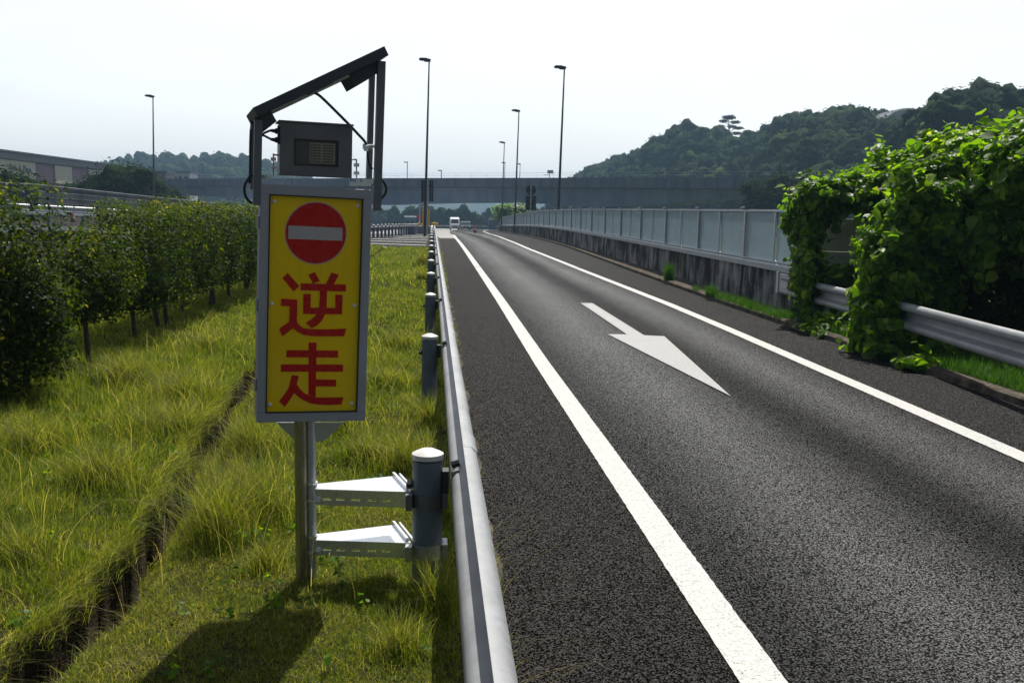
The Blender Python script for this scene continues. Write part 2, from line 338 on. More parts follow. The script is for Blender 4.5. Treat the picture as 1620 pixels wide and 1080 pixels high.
# ------------------------------------------------------------ ground and roads
def ip(Y, tab): return np.interp(Y, [t[0] for t in tab], [t[1] for t in tab])
KERB = [(-5, 5.75), (9.5, 5.9), (20, 5.95), (31, 6.2), (51, 6.85), (85, 7.45), (120, 8.3), (150, 9.4), (200, 12.5), (260, 17.5)]
WALL = [(16, 6.47), (25, 6.62), (33, 6.8), (53, 7.22), (85, 7.8), (120, 8.7), (150, 9.85), (200, 12.95), (260, 18)]
RLINE = [(-5, 4.52), (7.4, 4.66), (16, 4.78), (20, 4.80), (31, 4.68), (48, 4.58), (66, 4.75), (100, 5.5), (148, 7.3), (200, 10.6), (260, 15.5)]
LLINE = [(-5, 1.34), (12, 1.34), (20, 1.39), (42, 1.45), (65, 1.5), (84, 1.65)]
LEFT = [(-5, .24), (260, .24)]
ys = np.concatenate([np.linspace(-3, 60, 64), np.linspace(61, 260, 100)])
gx = np.concatenate([-np.geomspace(3000, 5, 30), np.linspace(-4, 4, 5), np.geomspace(5, 3000, 30)])
gy = np.concatenate([np.linspace(-60, 200, 40), np.geomspace(210, 6000, 40)])
sheet('ground', [[(x, y, pf(y)-.45) for x in gx] for y in gy], M['ground'])
sheet('road', [[(x, y, pf(y)) for x in np.linspace(float(ip(y, LEFT)), float(ip(y, KERB)), 6)] for y in ys], M['lane'])
sheet('road_shoulder', [[(x, y, pf(y)+.004) for x in np.linspace(.24, float(ip(y, LLINE))-.06, 3)] for y in ys if y < 67], M['shoulder'])
sheet('road_edge_strip', [[(x, y, pf(y)+.004) for x in np.linspace(float(ip(y, RLINE))+.06, float(ip(y, KERB)), 3)] for y in ys], M['shoulder2'])
def strip(name, tab, wd, y0, y1, mat, dz=.009):
    yy = np.concatenate([np.arange(y0, 14, .035), np.arange(14, 40, .15), np.linspace(40, y1, int(y1/2))])
    return sheet(name, [[(float(ip(y, tab))-wd/2+rng.normal(0, .0013), y, pf(y)+dz), (float(ip(y, tab))+wd/2+rng.normal(0, .0013), y, pf(y)+dz)] for y in yy], mat)
strip('lane_line', LLINE, .195, -3, 84, M['paint'])
strip('lane_line', RLINE, .195, -3, 250, M['paint'])
# arrow
MB().prism([(2.985, 20.0, .009), (3.225, 20.0, .009), (3.20, 14.85, .009), (3.49, 14.75, .009), (3.06, 9.9, .009), (2.66, 14.95, .009), (2.955, 14.95, .009)], (0, 0, .003)).build('road_arrow_marking', M['wornpaint'])['kind'] = 'structure'
# concrete area and gore paving left of the ramp
sheet('concrete_paving', [[(x, y, pf(y)+.006) for x in np.linspace(-40, float(ip(y, LLINE)) if y < 85 else float(ip(y, RLINE))-3.6-(y-85)*.02, 12)] for y in np.linspace(66.5, 250, 60)], M['pale'])
sheet('gore_asphalt', [[(x, y, pf(y)+.012) for x in np.linspace(-12, .18, 8)] for y in np.linspace(44.5, 82, 24)], M['shoulder'])
hm = MB()
for i in range(7):
    y = 46.2+i*4.6
    hm.add([(-9, y+4.2, pf(y+4.2)+.018), (-9, y+4.75, pf(y+4.7)+.018), (-.35, y+.3, pf(y)+.018), (-.35, y-.2, pf(y)+.018)], [(0, 3, 2, 1)])
tag(hm.build('hatch_marking', M['paint']), kind='structure')
# highway beyond the hedge
HW = lambda x: 0.02+max(0, (-x-6))*0.055
sheet('highway', [[(x, y, HW(x)+pf(y)) for x in np.linspace(-25, -5.9, 12)] for y in np.concatenate([np.linspace(-5, 60, 14), np.linspace(66, 420, 60)])], M['farasph'])
hl = MB()
for x0 in (-7, -10.6, -14.2):
    for y in np.arange(-4, 300, 6): hl.add([(x0-.07, y, HW(x0)+pf(y)+.008), (x0+.07, y, HW(x0)+pf(y)+.008), (x0+.07, y+(6 if x0 == -7 else 3), HW(x0)+pf(y+6 if x0 == -7 else y+3)+.008), (x0-.07, y+(6 if x0 == -7 else 3), HW(x0)+pf(y+6 if x0 == -7 else y+3)+.008)], [(0, 1, 2, 3)])
tag(hl.build('highway_line', M['paint']), kind='structure')
# joint across the ramp
for y0, wd in ((32.2, .10), (66.4, .25)):
    sheet('pavement_joint', [[(x, y0+.04*math.sin(x*5)-wd/2, pf(y0)+.0135), (x, y0+.04*math.sin(x*5)+wd/2, pf(y0)+.0135)] for x in np.linspace(.3, 6, 30)], M['shoulder'])

# ------------------------------------------------------------ verge with ditch
DX = [(0, -1.60), (3.6, -1.50), (4.0, -1.47), (5.2, -1.43), (6.4, -1.53), (7.8, -1.66), (10.2, -1.82), (18, -1.95), (36, -2.1), (50, -2.0)]
def vn(X, Y):
    return (np.sin(X*1.7+Y*.9)+np.sin(X*-1.1+Y*1.6+1.3)+.6*np.sin(X*4.1+Y*2.3+.4)+.6*np.sin(X*3.1-Y*4.3+2.1)+.35*np.sin(X*8.3+Y*7.1)+.35*np.sin(X*7.7-Y*9.3+.7))/3.9
def ditch(X, Y):
    xd = ip(Y, DX)+.02*np.sin(Y*31)*np.sin(X*23+Y*5)+.025*np.sin(Y*3.1)+.018*np.sin(Y*7.7)+.012*np.sin(Y*17.3); d = X-xd
    fade = np.clip(1.15-(Y-6)/9, .28, 1)
    prof_ = np.where(d < -.13, np.clip(1-(-.075-d)/.075, 0, 1), np.where(d < -.01, 1, np.clip(1-(d+.01)/.17, 0, 1)))
    return prof_*fade
def gz(X, Y):
    X = np.asarray(X, float); Y = np.asarray(Y, float)
    b = .11+.025*vn(X, Y)+.05*np.clip((-X-1.6)/1.2, 0, 1)
    b = b-.11*np.clip((X-.02)/.18, 0, 1)**2
    return prof(Y)+b-.36*ditch(X, Y)+.05*np.clip((-X-1.7)/.2, 0, 1)*np.clip((9-Y)/3, 0, 1)
VX = np.concatenate([np.linspace(-5.9, -2.3, 90), np.linspace(-2.28, -1.1, 150), np.linspace(-1.08, .235, 70)]); VY = np.concatenate([np.linspace(.5, 12, 380), np.linspace(12.1, 44.6, 260)])
GX, GY = np.meshgrid(VX, VY)
V = np.stack([GX, GY, gz(GX, GY)+.004*rng.standard_normal(GX.shape)], -1)
m_ = len(VX); i = (np.arange(len(VY)-1)[:, None]*m_+np.arange(m_-1)[None, :]).ravel()
tag(np_mesh('grass_verge', V.reshape(-1, 3), [np.stack([i, i+1, i+m_+1, i+m_], 1)], M['soil'], smooth=True), kind='structure')
# gutter strip between rail and shoulder
sheet('gutter', [[(.17, y, .03), (.21, y, .035), (.30+.02*math.sin(y*2.7)+.015*math.sin(y*9), y, .022), (.345+.02*math.sin(y*2.7)+.015*math.sin(y*9), y, .004)] for y in np.linspace(.5, 64, 500)], M['kerb'])

def blades(P, h, wd, lean, az, rnd, curl=1.0, seg=3):
    """P (n,3) roots; returns verts, faces for tapered bent blades"""
    n = len(P); ts = np.linspace(0, 1, seg+1); V = []
    d = np.stack([np.cos(az), np.sin(az), np.zeros(n)], 1); fa = az+rng.uniform(0, math.pi, n)
    sd = np.stack([np.cos(fa), np.sin(fa), np.zeros(n)], 1)
    for t in ts[:-1]:
        c = P+d*(h*lean*t**(1+curl))[:, None]+np.array([0, 0, 1])*(h*t*(1-.45*np.clip(lean, 0, 1.2)*t))[:, None]
        wv_ = (wd*(1-t*.75)/2)[:, None]*sd; V += [c-wv_, c+wv_]
    V.append(P+d*(h*lean)[:, None]+np.array([0, 0, 1])*(h*(1-.45*np.clip(lean, 0, 1.2)))[:, None])
    k = len(V); VV = np.stack(V, 1).reshape(-1, 3); b = np.arange(n)*k
    F4 = [np.stack([b+2*j, b+2*j+1, b+2*j+3, b+2*j+2], 1) for j in range(seg-1)]
    F3 = np.stack([b+2*seg-2, b+2*seg-1, b+2*seg], 1)
    return VV, [np.concatenate(F4), F3] if F4 else [F3], np.repeat(rnd, k)
class Blades:
    def __init__(s): s.V = []; s.F4 = []; s.F3 = []; s.r = []; s.n = 0
    def add(s, *a, **k):
        V, Fa, r = blades(*a, **k)
        s.V.append(V); s.F4.append(Fa[0]+s.n); s.F3.append(Fa[1]+s.n); s.r.append(r); s.n += len(V)
    def build(s, name, mat): return np_mesh(name, np.concatenate(s.V), [np.concatenate(s.F4), np.concatenate(s.F3)], mat, np.concatenate(s.r))
def clump(X, Y, s=1.0, o=0.0): return np.clip(.5+.5*np.sin(X*3.1*s+np.sin(Y*2.3*s+o)*1.7+o)*np.sin(Y*2.7*s+np.sin(X*1.9*s)*1.9+o*2), 0, 1)
# hand-placed tussocks (x, y, radius, height)
TUFTS = [(-1.12, 5.2, .22, .52), (-.98, 5.6, .24, .52), (-2.0, 6.1, .3, .32), (-2.35, 5.2, .3, .34), (-1.9, 7.6, .35, .34), (-2.7, 6.8, .35, .36), (-.16, 6.6, .20, .42), (-.42, 6.9, .18, .30), (.02, 4.25, .12, .36), (.05, 5.6, .10, .36), (-.12, 3.8, .10, .22), (-.75, 7.8, .25, .32), (-.45, 9.8, .25, .28), (-1.3, 7.2, .25, .36), (-2.2, 9.0, .4, .36), (-1.3, 9.6, .3, .30), (-2.9, 9.6, .4, .40), (-2.6, 12, .5, .4), (-1.6, 12.4, .4, .34), (-.4, 12.6, .3, .34), (-.8, 4.75, .10, .20), (-2.4, 4.1, .3, .30), (-1.95, 4.75, .25, .26), (-.28, 30.5, .3, .5), (-.25, 24, .2, .4), (-.03, 8.0, .1, .35), (-.02, 9.9, .12, .3)]
G = Blades()
def scatter(n, x0, x1, y0, y1, hs_, wd_, mow=None):
    X = rng.uniform(x0, x1, n); Y = rng.uniform(y0, y1, n)
    keep = (rng.random(n) > ditch(X, Y)*1.25) | (rng.random(n) < .05*(ip(Y, DX) < X))
    c = clump(X, Y); c2 = clump(X, Y, 3.3, 1.7); dens = .62+.38*np.clip(c*.6+c2*.7, 0, 1)
    keep &= rng.random(n) < dens; X, Y, c, c2 = X[keep], Y[keep], c[keep], c2[keep]; n = len(X)
    tall = np.clip((-X-1.5)/.8, 0, 1)*.7+np.clip((Y-5.0)/2, 0, 1)*.5
    h = hs_*(.30+.50*c+.45*c2)*(.85+.8*tall)*rng.lognormal(0, .28, n)
    for tx, ty, tr_, th in TUFTS:
        g = np.exp(-((X-tx)**2+(Y-ty)**2)/(tr_*tr_)); h = h+g*th*.35*rng.uniform(.3, 1, n)
    straw = clump(X, Y, 2.1, 4.0)
    rnd = np.clip(rng.normal(.38, .17, n)+.28*(straw-.5)+(rng.random(n) < .06)*.45+.22*np.exp(-((X+1.0)**2/.5+(Y-4.0)**2/1.2))*rng.random(n), 0, 1)
    G.add(np.stack([X, Y, gz(X, Y)-.01], 1), h, wd_*rng.uniform(.6, 1.4, n)*(1+.0*c), np.abs(rng.normal(.5, .35, n)), rng.uniform(0, 2*math.pi, n), rnd)
scatter(300000, -3.2, .12, 2.2, 6.5, .056, .0036)
scatter(150000, -4.6, .12, 6.5, 12, .070, .0060)
scatter(90000, -5.2, .14, 12, 22, .072, .011)
scatter(60000, -5.2, .14, 22, 44.5, .085, .020)
n = 90000; X = rng.uniform(-1.45, .12, n); Y = rng.uniform(2.2, 6.0, n); k_ = rng.random(n) > ditch(X, Y)*1.6; X, Y = X[k_], Y[k_]; n = len(X)
G.add(np.stack([X, Y, gz(X, Y)-.004], 1), .030*rng.lognormal(0, .35, n), rng.uniform(.0022, .0045, n), np.abs(rng.normal(.9, .4, n)), rng.uniform(0, 6.28, n), np.clip(rng.normal(.50, .22, n)+.35*(clump(X, Y, 2.4, 2.2)-.45), 0, 1))
for tx, ty, tr_, th in TUFTS:
    n = int(800*min(1.6, tr_/.2)) if ty < 11 else 500
    a = rng.uniform(0, 2*math.pi, n); r = tr_*.75*np.abs(rng.normal(0, .8, n)); X = tx+r*np.cos(a); Y = ty+r*np.sin(a)
    G.add(np.stack([X, Y, gz(X, Y)], 1), th*rng.uniform(.5, 1.15, n), np.full(n, .0032+.0006*max(ty-6, 0)), rng.uniform(.15, 1.05, n), a*.6+rng.normal(0, 1.3, n), np.clip(rng.normal(.5, .2, n)+(rng.random(n) < .12)*.35, 0, 1), seg=4)
# fringe hanging over the ditch edge
n = 11000; Y = rng.uniform(2.8, 10, n); X = ip(Y, DX)-rng.uniform(.06, .22, n)
G.add(np.stack([X, Y, gz(X, Y)-.005], 1), rng.uniform(.05, .22, n), .003+.0004*np.maximum(Y-5, 0), rng.uniform(.6, 1.3, n), rng.normal(-.3, .7, n), np.clip(rng.normal(.5, .24, n), 0, 1))
n = 2600; Y = rng.uniform(2.8, 9, n); X = ip(Y, DX)+rng.uniform(.12, .26, n)
G.add(np.stack([X, Y, gz(X, Y)-.005], 1), rng.uniform(.03, .15, n), .003+.0004*np.maximum(Y-5, 0), rng.uniform(.6, 1.3, n), rng.uniform(0, 6.28, n), np.clip(rng.normal(.55, .24, n), 0, 1))
n2 = 7000; X = rng.uniform(.13, .33, n2); Y = 2+rng.random(n2)**1.4*40; c = clump(X*.3, Y, 1.3, 2) > .55; X, Y = X[c], Y[c]; n2 = len(X)
G.add(np.stack([X, Y, np.full(n2, .02)], 1), rng.uniform(.03, .16, n2), .003+.0004*Y, rng.uniform(.3, 1.2, n2), rng.uniform(-1, 1.6, n2), np.clip(rng.normal(.55, .2, n2), 0, 1))
tag(G.build('grass', M['grass']), 'green and straw coloured grass growing over the verge behind the rail', 'grass', kind='stuff')
# seed-head stems: thin long arching stalks
S = Blades(); n = 420; X = rng.uniform(-3.2, -.2, n); Y = rng.uniform(3.5, 14, n)
S.add(np.stack([X, Y, gz(X, Y)], 1), rng.uniform(.3, .62, n), .0022+.0003*Y, rng.uniform(.3, 1.2, n), rng.uniform(0, 6.28, n), rng.uniform(.7, 1, n), seg=6)
n = 46; X = rng.uniform(.16, .30, n); Y = rng.uniform(3.2, 9, n)
S.add(np.stack([X, Y, np.full(n, .02)], 1), rng.uniform(.25, .55, n), np.full(n, .003), rng.uniform(.8, 1.5, n), rng.uniform(-.5, 1.0, n), rng.uniform(.5, .9, n), seg=6)
tag(S.build('dry_grass_stems', M['grass']), 'thin straw coloured seed stems arching above the verge grass', 'grass', kind='stuff')
# right verge: kerb, soil, grass
sheet('right_verge', [[(float(ip(y, KERB))+dx, y, pf(y)+dz) for dx, dz in ((.12, .085), (.6, .10), (2, .06), (6, -.3))] for y in np.linspace(2, 17.6, 30)], M['soil'])
sheet('right_verge', [[(float(ip(y, KERB))+(float(ip(y, WALL))-float(ip(y, KERB)))*k, y, pf(y)+.07+.03*k) for k in (.1, .5, 1.02)] for y in np.linspace(17.6, 250, 90)], M['kerb'])
kb = MB().sweep([(float(ip(y, KERB)), y, pf(y)) for y in np.linspace(2, 250, 170)], [(-.01, -.02), (.0, .075), (.03, .095), (.13, .10), (.13, -.02)])
tag(kb.build('kerb', M['kerb'], smooth=False), 'low dirty concrete kerb along the right edge of the ramp', 'kerb')
RG = Blades()
def rg(n, y0, y1, x0, x1, h, wd_, up=.08):
    Y = rng.uniform(y0, y1, n); X = ip(Y, KERB)+rng.uniform(x0, x1, n); k = rng.random(n) < clump(X, Y, 1.6, 1)*.7+.35; X, Y = X[k], Y[k]; n = len(X)
    RG.add(np.stack([X, Y, prof(Y)+up], 1), h*rng.uniform(.4, 1.3, n), np.full(n, wd_), np.abs(rng.normal(.4, .3, n)), rng.uniform(0, 6.28, n), np.clip(rng.normal(.4, .18, n), 0, 1))
rg(26000, 8, 17, .12, 1.3, .16, .009); rg(2600, 16.6, 21.0, -.02, .30, .17, .009); rg(500, 20.9, 21.4, -.05, .12, .26, .012); rg(240, 22.3, 22.9, 0, .2, .15, .01)
n = 500; Yq = rng.normal(25.9, .10, n); RG.add(np.stack([ip(Yq, KERB)+rng.normal(.10, .05, n), Yq, np.full(n, .06)], 1), rng.uniform(.2, .62, n), np.full(n, .012), np.abs(rng.normal(.25, .15, n)), rng.uniform(0, 6.28, n), rng.uniform(.2, .6, n))
tag(RG.build('roadside_grass', M['grass2']), 'bright green grass and weeds growing behind the right kerb', 'grass', kind='stuff')

# ------------------------------------------------------------ guard rails
WB = [(.028, .175), (.062, .170), (.086, .145), (.090, .115), (.078, .085), (-.004, .060), (-.020, .044), (-.027, .022), (-.027, -.022), (-.020, -.044), (-.004, -.060), (.078, -.085), (.090, -.115), (.086, -.145), (.062, -.170), (.028, -.175)]
def wsweep(mb, path, side=1, k=1.0):
    fr = [(a*side*k, b) for a, b in WB]; bk = [(a*side*k-.004*side, b) for a, b in WB]
    return mb.sweep(path, fr+bk[::-1])
def guard_rail(name, loc, path, side, posts, label, mat=None, capmat=True, postoff=-.13, ground=None, toph=.77, r=.07, bolts=False, zoff=.60, group=None, endplate=None):
    """path: rail centre line (x,y,z road) ; posts: list of (x,y)"""
    e = empty(name, loc, label, 'guard rail', group); L = Vector(loc)
    wsweep(MB(), [Vector(p)+Vector((0, 0, zoff))-L for p in path], side).build('rail', mat or M['rail'], e, autosm=True)
    first = None
    for (x, y) in posts:
        z = pf(y) if ground is None else ground(x, y)
        if first is None:
            m = MB(); m.tube([(0, 0, -.3), (0, 0, toph-.055)], r, 22); first = m.build('post', M['postgrey'], e, autosm=True)
            c = MB().lathe((0, 0, 0), [(r+.002, toph-.046), (r+.0045, toph-.042), (r+.004, toph-.022), (r*.9, toph-.016), (r*.45, toph-.002), (.004, toph+.004)], 22).build('post_cap', M['postcap'], first, autosm=True)
            b = MB(); b.box((side*.083, 0, .615), (.03, .075, .11)); b.tube([(-side*(r+.03), 0, .60), (side*(r+.02), 0, .60)], .011, 8); b.tube([(-side*(r+.025), 0, .60), (-side*(r), 0, .60)], .022, 6)
            b.build('rail_bracket', M['dark'], first)
            first.location = Vector((x, y, z))-L; proto = first
        else:
            c = copy_tree(proto, e); c.location = Vector((x, y, z))-L
    return e
PX = lambda y: -.012-.0016*min(y, 60)
pys = [4.55+4.28*k for k in range(-1, 21)]
lrail = guard_rail('guard_rail', (0, 4.55, 0), [(PX(y)+.141, y, pf(y)) for y in list(np.linspace(-1.5, 60, 30))+list(np.linspace(62, 91, 16))], 1, [(PX(y), y) for y in pys], 'long galvanised guard rail beside the sign, dividing the grass verge from the ramp', bolts=True)
# splice plates and bolts on the beam
for k in range(-1, 12):
    y = 4.55+4.28*k; b = MB()
    for yy in (-.02, .11):
        for a_, z_ in ((.090, .145), (.092, -.115)): pass
        MB().tube([(PX(y)+.135+.058, y+yy-4.55+.18, .60+.150), (PX(y)+.135+.066, y+yy-4.55+.18, .60+.160)], .017, 12).build('bolt_head', M['boltrust'], lrail)
    b = MB(); wsweep(b, [(PX(y)+.1435, y-4.55+.02, .60), (PX(y)+.1435, y-4.55+.34, .60)], 1, 1.02); b.build('splice_plate', M['rail'], lrail, autosm=True)
    for dy_, dz_ in ((-.02, .045), (.10, .065)): MB().tube([(PX(y)+.112, y-4.55+dy_, .60+dz_), (PX(y)+.150, y-4.55+dy_, .60+dz_+.012)], .018, 6).build('nut', M['dark'], lrail)
# right rail in front of the vines
RR = [(y, float(ip(y, [(3, 5.62), (9.5, 5.88), (12.5, 6.18), (16.5, 6.42), (18.3, 6.47)]))) for y in np.linspace(3, 17.9, 22)]
rrail = guard_rail('guard_rail', (6.2, 12, 0), [(x, y, 0) for y, x in RR], -1, [(float(ip(y, [(a, b) for a, b in RR]))+.16, y) for y in (5, 9, 13, 16.6)], 'weathered guard rail on the right, half buried under climbing vines', postoff=-.13, zoff=.58)
tp = MB(); tp.box((6.455-6.2, 18.05-12, .60), (.03, .62, .36)); tp.box((6.435-6.2, 18.25-12, .60), (.03, .12, .40)); tp.build('end_plate', M['galv'], rrail, bevel=.01)

# gore rail on the left
gpt = [(-13.5, 61.0), (-9, 62.3), (-6, 65), (-3.7, 71), (-2.0, 79), (-1.1, 88)]
def lerp_path(pts, step):
    out = []; carry = 0
    for (x0, y0), (x1, y1) in zip(pts[:-1], pts[1:]):
        Ls = math.hypot(x1-x0, y1-y0); d = carry
        while d < Ls: out.append((x0+(x1-x0)*d/Ls, y0+(y1-y0)*d/Ls)); d += step
        carry = d-Ls
    return out
gpt = [(p.x, p.y) for p in (gpp(520, 383), gpp(592, 377), gpp(612, 375), gpp(630, 373.4), gpp(648, 371.7), gpp(662, 370.3), gpp(671, 369.2))]
gx0, gy0 = gpt[0]
gr = guard_rail('guard_rail', (gx0, gy0, pf(gy0)), [(x, y, pf(y)) for x, y in lerp_path(gpt, 1.2)], -1, lerp_path(gpt, 1.35), 'low guard rail with closely spaced blue grey posts behind the hatched gore', r=.085, toph=.86, zoff=.68)

# ------------------------------------------------------------ the wrong-way sign
SO = Vector((-.585, 4.62, .10))
sign = empty('warning_sign', SO, 'yellow warning sign with red no entry disc and a solar panel, beside the guard rail', 'road sign')
a14 = R(14); C0 = Vector((-.575, 4.5, 0)); l_ = Vector((math.cos(a14), math.sin(a14), 0)); e2 = Vector((-math.sin(a14), math.cos(a14), 0)); th = R(1.85)
e1 = l_*math.cos(th)-Vector((0, 0, 1))*math.sin(th); e3 = l_*math.sin(th)+Vector((0, 0, 1))*math.cos(th)
CC = C0+l_*.0475; CC.z = 1.433
def Q(px, py, d=0.0):
    dd = ray(px, py); o = Vector((0, 0, HC)); c = CC+e2*d; t = (c-o).dot(e2)/dd.dot(e2); return o+dd*t-SO
def W(u, d, v): return CC+e1*u+e2*d+e3*v-SO
ORG = CC-SO
HWD, HHT, DEP, FR = .2445, .5275, .17, .043
body = MB().frame_box(ORG, e1, e2, e3, -HWD+.004, HWD-.004, .034, DEP, -HHT+.004, HHT-.004); cab = body.build('cabinet', M['signframe'], sign, bevel=.003)
f = MB()
f.frame_box(ORG, e1, e2, e3, -HWD, HWD, 0, .03, HHT-FR, HHT); f.frame_box(ORG, e1, e2, e3, -HWD, HWD, 0, .03, -HHT, -HHT+FR)
f.frame_box(ORG, e1, e2, e3, -HWD, -HWD+FR-.003, .0005, .03, -HHT+FR, HHT-FR); f.frame_box(ORG, e1, e2, e3, HWD-FR+.003, HWD, .0005, .03, -HHT+FR, HHT-FR)
f.build('door_frame', M['signframe'], sign, bevel=.0025)
face = MB().frame_box(ORG, e1, e2, e3, -HWD+FR-.008, HWD-FR+.008, .014, .028, -HHT+FR-.008, HHT-FR+.008).build('sign_face', M['yellow'], sign)
g = MB()
for s_ in (-1, 1):
    g.frame_box(ORG, e1, e2, e3, s_*(HWD-FR+.0015)-.0025, s_*(HWD-FR+.0015)+.0025, -.002, .012, -HHT+FR, HHT-FR)
g.frame_box(ORG, e1, e2, e3, -HWD+FR, HWD-FR, -.002, .012, HHT-FR-.004, HHT-FR+.001); g.frame_box(ORG, e1, e2, e3, -HWD+FR, HWD-FR, -.002, .012, -HHT+FR-.001, -HHT+FR+.004)
g.build('gasket', M['dark'], sign)
def decal(name, polys, d0, mat, parent):
    m = MB()
    for i, pl in enumerate(polys): m.prism([Q(x, y, d0-.0004*i) for x, y in pl], -e2*.0003)
    return m.build(name, mat, parent)
DF = .0135
def circ(cx, cy, r, n=64): return [(cx+r*math.cos(2*math.pi*k/n), cy+r*1.005*math.sin(2*math.pi*k/n)) for k in range(n)]
decal('disc_rim', [circ(499.5, 368.7, 49.3)], DF, M['greyvinyl'], face)
decal('no_entry_disc', [circ(499.5, 368.7, 47.8)], DF-.0006, M['red'], face)
c2 = lambda x, y: (380+x*.398, 270+y*.398)
decal('white_bar', [[c2(192, 218), c2(407, 228), c2(406, 279), c2(191, 271)]], DF-.0012, M['greyvinyl'], face)
def off(pl, ox, oy): return [(ox+x/9, oy+y/9) for x, y in pl]
G1 = [[(225, 105), (150, 180), (312, 372), (392, 292)], [(520, 130), (612, 92), (682, 222), (585, 258)], [(848, 100), (958, 130), (880, 270), (765, 270)], [(412, 252), (1057, 270), (1055, 370), (408, 352)],
      [(685, 330), (788, 330), (780, 590), (768, 670), (745, 725), (705, 795), (640, 855), (570, 892), (482, 812), (550, 775), (610, 725), (648, 675), (672, 600), (682, 500)],
      [(450, 402), (555, 405), (550, 600), (905, 602), (905, 412), (1010, 418), (1000, 695), (445, 688)],
      [(135, 470), (365, 485), (358, 805), (400, 855), (450, 890), (560, 905), (760, 908), (900, 905), (1062, 893), (1030, 1005), (800, 1008), (560, 1003), (450, 985), (370, 945), (300, 890), (152, 1008), (105, 898), (250, 800), (258, 578), (132, 575)]]
G2 = [[(525, 105), (638, 105), (625, 885), (520, 850)], [(210, 212), (945, 220), (942, 320), (205, 315)], [(130, 415), (1018, 418), (1013, 520), (127, 520)], [(610, 628), (917, 632), (915, 730), (608, 728)],
      [(285, 568), (385, 578), (355, 700), (400, 765), (450, 815), (515, 852), (620, 885), (800, 885), (1022, 882), (990, 988), (800, 993), (640, 985), (540, 965), (450, 925), (380, 880), (320, 822), (250, 930), (185, 1020), (102, 940), (190, 830), (245, 740), (270, 640)]]
decal('lettering', [off(p, 430, 420) for p in G1], DF, M['red'], face)
decal('lettering', [off(p, 430, 530) for p in G2], DF, M['red'], face)
for x, y in ((136, 122), (467, 140), (125, 528), (455, 536), (117, 928), (443, 924)):
    q0 = Q(*c2(x, y), .014); MB().tube([q0, q0-e2*.004, q0-e2*.0065], [.0085, .0085, .004], 12).build('bolt', M['white'], face)
hg = MB()
for v in (-.36, .0, .36): hg.tube([W(-HWD-.006, .02, v-.028), W(-HWD-.006, .02, v+.028)], .006, 8)
hg.build('hinge', M['galv'], sign)
# poles
pm = MB(); pm.tube([(-.026, 0, .015), (-.026, 0, .82)], .0295, 20); pm.build('pole', M['olive'], sign, autosm=True)
pm = MB(); pm.tube([(.018, .018, .02), (.018, .018, .82)], .024, 18)
pm.build('pole', M['galv'], sign, autosm=True)
for z in (.485, .405, .225, .15):
    MB().tube([(.018, .018, z-.005), (.018, .018, z+.005)], .031, 16).build('collar', M['galvnew'], sign)
gu = MB(); y_ = .035
for poly in ([(437, 668), (545, 668), (512, 697), (503, 699), (470, 697), (462, 692)],):
    pts = []
    for x, y in poly: p = at(x, y, 4.655)-SO; pts.append(p)
    gu.prism(pts, (0, .006, 0))
gu.build('gusset_plate', M['galv'], sign)
# arms
for zt, zb in ((.468, .395), (.222, .152)):
    A = MB(); x0, x1 = .045, .52; yf = -.10
    top = [(x0, -.015+yf*.3, zt), (x1-.03, yf, zt), (x1-.10, .17, zt+.004), (x0, .045, zt)]
    top = [Vector((a, b, c)) for a, b, c in top]
    A.prism(top, (0, 0, .004))
    A.prism([Vector((a, b, zb)) for a, b in ((x0, -.045), (x1-.03, yf), (x1-.03, yf+.018), (x0, -.027))], (0, 0, .004))
    # front web with slots left open between strips
    fx = lambda u: Vector((x0+(x1-.03-x0)*u, -.045+(yf+.045)*u, 0)); up = Vector((0, 0, 1)); hh = zt-zb
    def web(u0, u1, k0, k1): A.prism([fx(u0)+up*(zb+hh*k0), fx(u1)+up*(zb+hh*k0), fx(u1)+up*(zb+hh*k1), fx(u0)+up*(zb+hh*k1)], (0, .004, 0))
    web(0, 1, .06, .36); web(0, 1, .5, .98); us = [.12, .26, .42, .59, .74]; pr_ = 0
    for u in us: web(pr_, u-.045, .36, .5); pr_ = u+.045
    web(pr_, 1, .36, .5)
    arm = A.build('bracket_arm', M['galvnew'], sign)
    MB().tube([fx(.03)+up*(zb+hh*.4)-Vector((0, .010, 0)), fx(.03)+up*(zb+hh*.4)], .011, 10).build('bolt', M['white'], arm)
    MB().tube([fx(.94)+up*(zb+hh*.55)-Vector((0, .012, 0)), fx(.94)+up*(zb+hh*.55)], .012, 10).build('bolt', M['galvnew'], arm)
    rb = MB(); 
    rb.prism([top[2]+Vector((-.028, -.0, .004)), top[2]+Vector((-.016, -.0, .004)), top[1]+Vector((-.010, .02, .004)), top[1]+Vector((-.024, .02, .004))], (0, 0, .018)); rb.prism([top[2]+Vector((.004, 0, .004)), top[2]+Vector((.012, 0, .004)), top[1]+Vector((.016, .02, .004)), top[1]+Vector((.006, .02, .004))], (0, 0, .012))
    rb.build('stiffener', M['galvnew'], arm)
    # clamp round the rail post
    pc = Vector((PX(4.55), 4.55, 0))-SO; pc.z = 0; K = MB()
    K.lathe(pc, [(.0735, zb), (.0735, zt), (.0775, zt), (.0775, zb)], 28)
    ring = K; ring.box(pc+Vector((-.085, -.03, (zt+zb)/2)), (.03, .10, hh)); ring.box(pc+Vector((.082, 0, (zt+zb)/2)), (.025, .10, hh))
    cl = ring.build('clamp', M['galv'] if zt < .3 else M['boxgrey'], sign, autosm=True)
